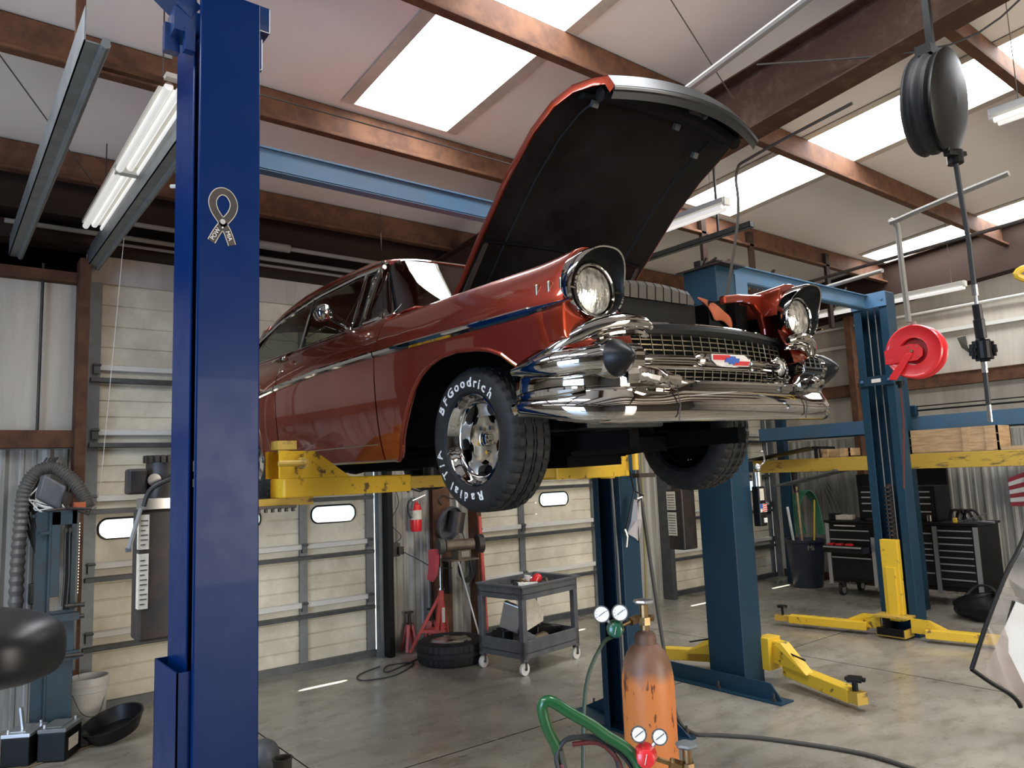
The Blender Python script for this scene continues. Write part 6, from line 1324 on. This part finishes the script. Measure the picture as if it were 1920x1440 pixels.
for (x,y,sx,sy,sz,mt,nm,lab,cat) in ((9.98,5.40,.16,.22,.07,'paper','cardboard_box','torn pale cardboard box on the left of the tool cabinet','box'),(9.95,5.53,.14,.14,.09,'plastic_black','tool_case','black rounded case at the left end of the tool cabinet','case'),(9.96,4.95,.05,.30,.03,'dark','air_ratchet','dark long tool lying on the tool cabinet top','tool'),(9.93,4.28,.05,.05,.09,'chrome_dull','socket_cup','shiny metal cup on the tool cabinet beside the chest','cup'),(9.93,3.98,.10,.05,.06,'yellow','yellow_tool','small yellow tool on the right part of the cabinet','tool')):
    b = MB(); b.cbox((x,y,1.012+sz/2),(sx,sy,sz),Matrix.Rotation(.2,4,'Z')); tag(b.build(nm, M[mt], bevel=.012), lab, cat)
b = MB(); 
for k in range(3): b.tube(smooth_pts([(9.95,4.06-.08*k,1.03),(9.96,4.02-.08*k,1.15),(10.0,3.94-.08*k,1.15),(10.02,3.88-.08*k,1.03)],5), .028, n=8, flat=.5)
tag(b.build('work_gloves', M['black'], smooth=True), 'black padded gloves heaped on the right end of the cabinet', 'gloves')
pipe('pry_bar', [(9.93,3.95,1.02),(9.95,3.62,1.13)], .007, M['steel'], 'thin steel bar sticking up off the right end of the cabinet', 'bar')
pipe('air_gun', [(10.0,3.76,1.03),(10.0,3.58,1.02)], .014, M['silver'], 'small silver tool overhanging the right end of the cabinet', 'tool')
t = thing('trash_can', 'large round navy plastic bin holding poles in the corner', 'bin', (10.33,6.25,0))
b = MB(); b.lathe((10.33,6.25,0),(0,0,1),[(0,0),(0,.20),(.02,.21),(.64,.275),(.65,.29),(.69,.295),(.69,.27),(.05,.19),(.05,0)],40); b.build('bin', M['can_blue'], t, smooth=True, sharp=40)
vs, fs = text_mesh('Mi', .10, .001); d = Vector((CAM.x-10.33, CAM.y-6.25, 0)).normalized(); d = (d + Vector((-.1,-.5,0))).normalized(); tx = Vector((-d.y, d.x, 0)); tx = tx if tx.dot(_R) > 0 else -tx
b = MB(); mm = frame_m(Vector((10.33,6.25,.58))+d*.273, tx, (0,0,1)); b.add([mm @ v for v in vs], fs); b.build('painted_letters', M['paper'], t, fix=False)
for (x0,y0,x1,y1,zt,r,mt,lab) in ((10.36,6.30,10.55,6.45,1.45,.018,'wood','pale wooden broom handle standing in the navy bin'),(10.30,6.35,10.42,6.55,1.15,.02,'white','short white tube standing in the navy bin'),(10.40,6.20,10.6,6.20,1.25,.012,'yellow','thin yellow pole standing in the navy bin')):
    pipe('pole', [(x0,y0,.06),(x1,y1,zt)], r, M[mt], lab, 'pole', 'poles in the bin')
b = MB(); [b.cyl((10.56,6.47,1.40+.0*k),(10.60,6.50,1.68),.03,.05,n=8) for k in range(1)]; b.cyl((10.55,6.45,1.36),(10.6,6.49,1.62),.035,n=8); tag(b.build('push_brush', M['dark']), 'dark bristle head on the pole in the bin', 'broom')
b = MB()
for k in range(6): b.tube(smooth_pts([(10.62+.02*k,6.60-.03*k,.72),(10.66,6.66-.035*k,1.15),(10.75,6.52-.03*k,1.38),(10.82,6.38-.02*k,1.20),(10.80,6.30-.02*k,.72)],6), .012, n=6)
tag(b.build('garden_hose', M['garden'], smooth=True), 'green hose hung in a long loop above the navy bin', 'hose')
b = MB()
for k in range(4): b.tube(smooth_pts([(11.04,6.35-.05*k,1.5),(11.02,6.2-.07*k,1.1),(10.95,6.02-.06*k,.5),(10.9,5.98-.06*k,.011)],5), .010, n=6)
tag(b.build('grey_hose', M['conduit'], smooth=True), 'grey hoses hanging down the wall behind the navy bin', 'hose')
for k,(x,lab) in enumerate(((11.0,'grey pipe leaning in the corner by the right garage door'),)):
    pipe('corner_pipe', [(10.95,6.95,1.5),(10.9,6.75,.02)], .02, M['steel'], lab, 'pipe')
b = MB(); b.box((10.93,6.80,1.0),(10.97,6.90,1.25)); tag(b.build('red_tag', M['red'], bevel=.01), 'small red handle hanging in the far corner', 'handle')
# crates on the runway
def crate(x0,x1,y0,y1,z0,z1,lab):
    t = thing('wooden_crate', lab, 'crate', ((x0+x1)/2,(y0+y1)/2,z0), 'wood crates on the raised runway')
    n = max(2, int((z1-z0)/.085)); h = (z1-z0)/n
    for k in range(n):
        b = MB(); b.box((x0,y0,z0+k*h+.006),(x0+.018,y1,z0+(k+1)*h)); b.build('board', M['wood'], t)
    b = MB(); b.box((x1-.018,y0,z0),(x1,y1,z1)); b.box((x0,y0,z0),(x1,y0+.018,z1)); b.box((x0,y1-.018,z0),(x1,y1,z1)); b.box((x0,y0,z0),(x1,y1,z0+.01)); b.build('frame', M['wood'], t)
    for y in (y0+.05, y0+.28):
        b = MB(); b.box((x0-.016,y,z0),(x0,y+.07,z1)); b.build('batten', M['wood'], t)
crate(9.02,9.38,3.10,4.02,1.865,2.13,'large pale slatted wooden crate on the yellow runway')
crate(9.02,9.30,4.75,5.15,1.865,1.97,'small flat wooden box on the yellow runway left of the column')
b = MB(); b.box((9.0,2.6,1.865),(9.2,3.08,1.90)); tag(b.build('wood_plank', M['wood']), 'loose wooden plank beside the large crate', 'plank')
b = MB(); b.box((9.05,4.25,1.865),(9.3,4.55,2.0)); b.cyl((9.1,4.4,2.0),(9.1,4.4,2.08),.01,n=6); tag(b.build('black_case', M['plastic_black'], bevel=.01), 'black case between the wooden crates on the runway', 'case')
# bag, flag, draped clear cover
t = thing('duffel_bag', 'crumpled black bag slumped on the floor by the right wall', 'bag', (9.3,3.55,0))
b = MB(); rows = []; rnd = random.Random(5)
for k in range(0, 13):
    a = PI*k/12; rows.append([Vector((9.35+math.sin(a)*math.cos(2*PI*i/24)*.30*(1+.12*math.sin(3*i+k)), 3.45+math.sin(a)*math.sin(2*PI*i/24)*.42*(1+.1*math.cos(2*i+k*1.3)), max(.004, .13+math.cos(a)*.15*(1+.25*math.sin(i*1.7+k*.9))))) for i in range(24)])
b.grid(rows, closed=True); b.build('bag_body', M['black'], t, smooth=True, sub=1)
b = MB(); b.tube(smooth_pts([(9.2,3.3,.2),(9.25,3.4,.36),(9.35,3.6,.36),(9.3,3.75,.2)],5), .015, n=6); b.build('strap', M['hose'], t)
b = MB(); rows = []
for k in range(13):
    a = PI*k/12; rows.append([Vector((9.8+math.sin(a)*math.cos(2*PI*i/20)*.35, 2.95+math.sin(a)*math.sin(2*PI*i/20)*.45*(1+.1*math.cos(3*i+k)), max(.004,.45+math.cos(a)*.48*(1+.12*math.sin(i*1.7+k*.9))))) for i in range(20)])
b.grid(rows, closed=True); tag(b.build('covered_heap', M['liner'], smooth=True, sub=1), 'dark heap of covers piled against the right wall', 'heap')
t = thing('small_flag', 'small striped national flag hanging on the right wall', 'flag', (10.9,3.6,1.3))
b = MB(); 
for k in range(7):
    b.mat(k%2); b.grid([[(10.92+.01*math.sin(4*u), 3.70-.45*u, 1.16+.05*k+.16*u*(k/6)-.0*u) for u in [q/8 for q in range(9)]],[(10.92+.01*math.sin(4*u), 3.70-.45*u, 1.16+.05*(k+1)+.16*u*((k+1)/6)) for u in [q/8 for q in range(9)]]])
b.build('stripes', [M['rag'], M['white_emb']], t, fix=False)
b = MB(); b.grid([[(10.905, 3.52, 1.42),(10.905,3.25,1.50)],[(10.905,3.50,1.54),(10.905,3.25,1.66)]]); b.build('canton', mat('navy cloth',(.02,.025,.08),.8), t, fix=False)
t = thing('clear_cover', 'clear plastic cover with black piped edge hanging in at the right', 'cover', (3.5,1.3,.8))
def cvp(px, py, d):  # a sheet hanging about three metres off
    return Vector((0,0,0))
E0 = [(3.57,1.136,1.568),(3.483,1.159,1.446),(3.415,1.206,1.324),(3.342,1.266,1.141),(3.292,1.319,.968)]
E1 = [(3.292,1.319,.968),(3.355,1.279,.913),(3.413,1.24,.868),(3.441,1.223,.835),(3.452,1.218,.812)]
FR = [(3.575,1.055,1.569),(3.584,1.078,1.378),(3.593,1.103,1.166),(3.603,1.131,.933),(3.611,1.151,.763)]
b = MB(); b.tube(smooth_pts(E0,6), .0085, n=8); b.tube(smooth_pts(E1,6), .009, n=8); b.build('piping', M['black'], t, smooth=True)
b = MB(); b.grid([list(q) for q in zip(E0[:4]+[E1[-1]], FR)]); b.add([E0[4],E1[1],E1[2],E1[4],E0[3]], [(0,1,2,3,4)]); b.build('film', M['clear_sheet'], t, fix=False)
b = MB(); b.add([(3.442,1.188,1.223),(3.354,1.3,.945),(3.415,1.26,.894),(3.47,1.224,.843),(3.552,1.167,.793),(3.536,1.122,1.172)], [(0,1,2,3,4,5)]); b.build('paper_sheet', M['white'], t, solid=.002, fix=False)
# rag on the car's radiator
b = MB(); bx = Vector((2.698,2.667,1.673))
def cw(x,y,z): return bx + Vector((x,y,z))*.96 + Vector((0,0,.024*x))
b.grid([[cw(.235,-.44,.985),cw(.27,-.43,.995),cw(.30,-.42,.97),cw(.33,-.42,.955)],[cw(.24,-.50,.94),cw(.29,-.52,.95),cw(.34,-.50,.93),cw(.39,-.50,.91)],[cw(.255,-.52,.88),cw(.31,-.545,.90),cw(.38,-.53,.87),cw(.44,-.53,.855)],[cw(.27,-.52,.84),cw(.33,-.53,.865),cw(.39,-.53,.80),cw(.45,-.53,.85)]])
tag(b.build('shop_rag', M['cloth_red'], smooth=True, solid=.012, sub=2, fix=False), 'orange red rag draped beside the car radiator under the open bonnet', 'rag')
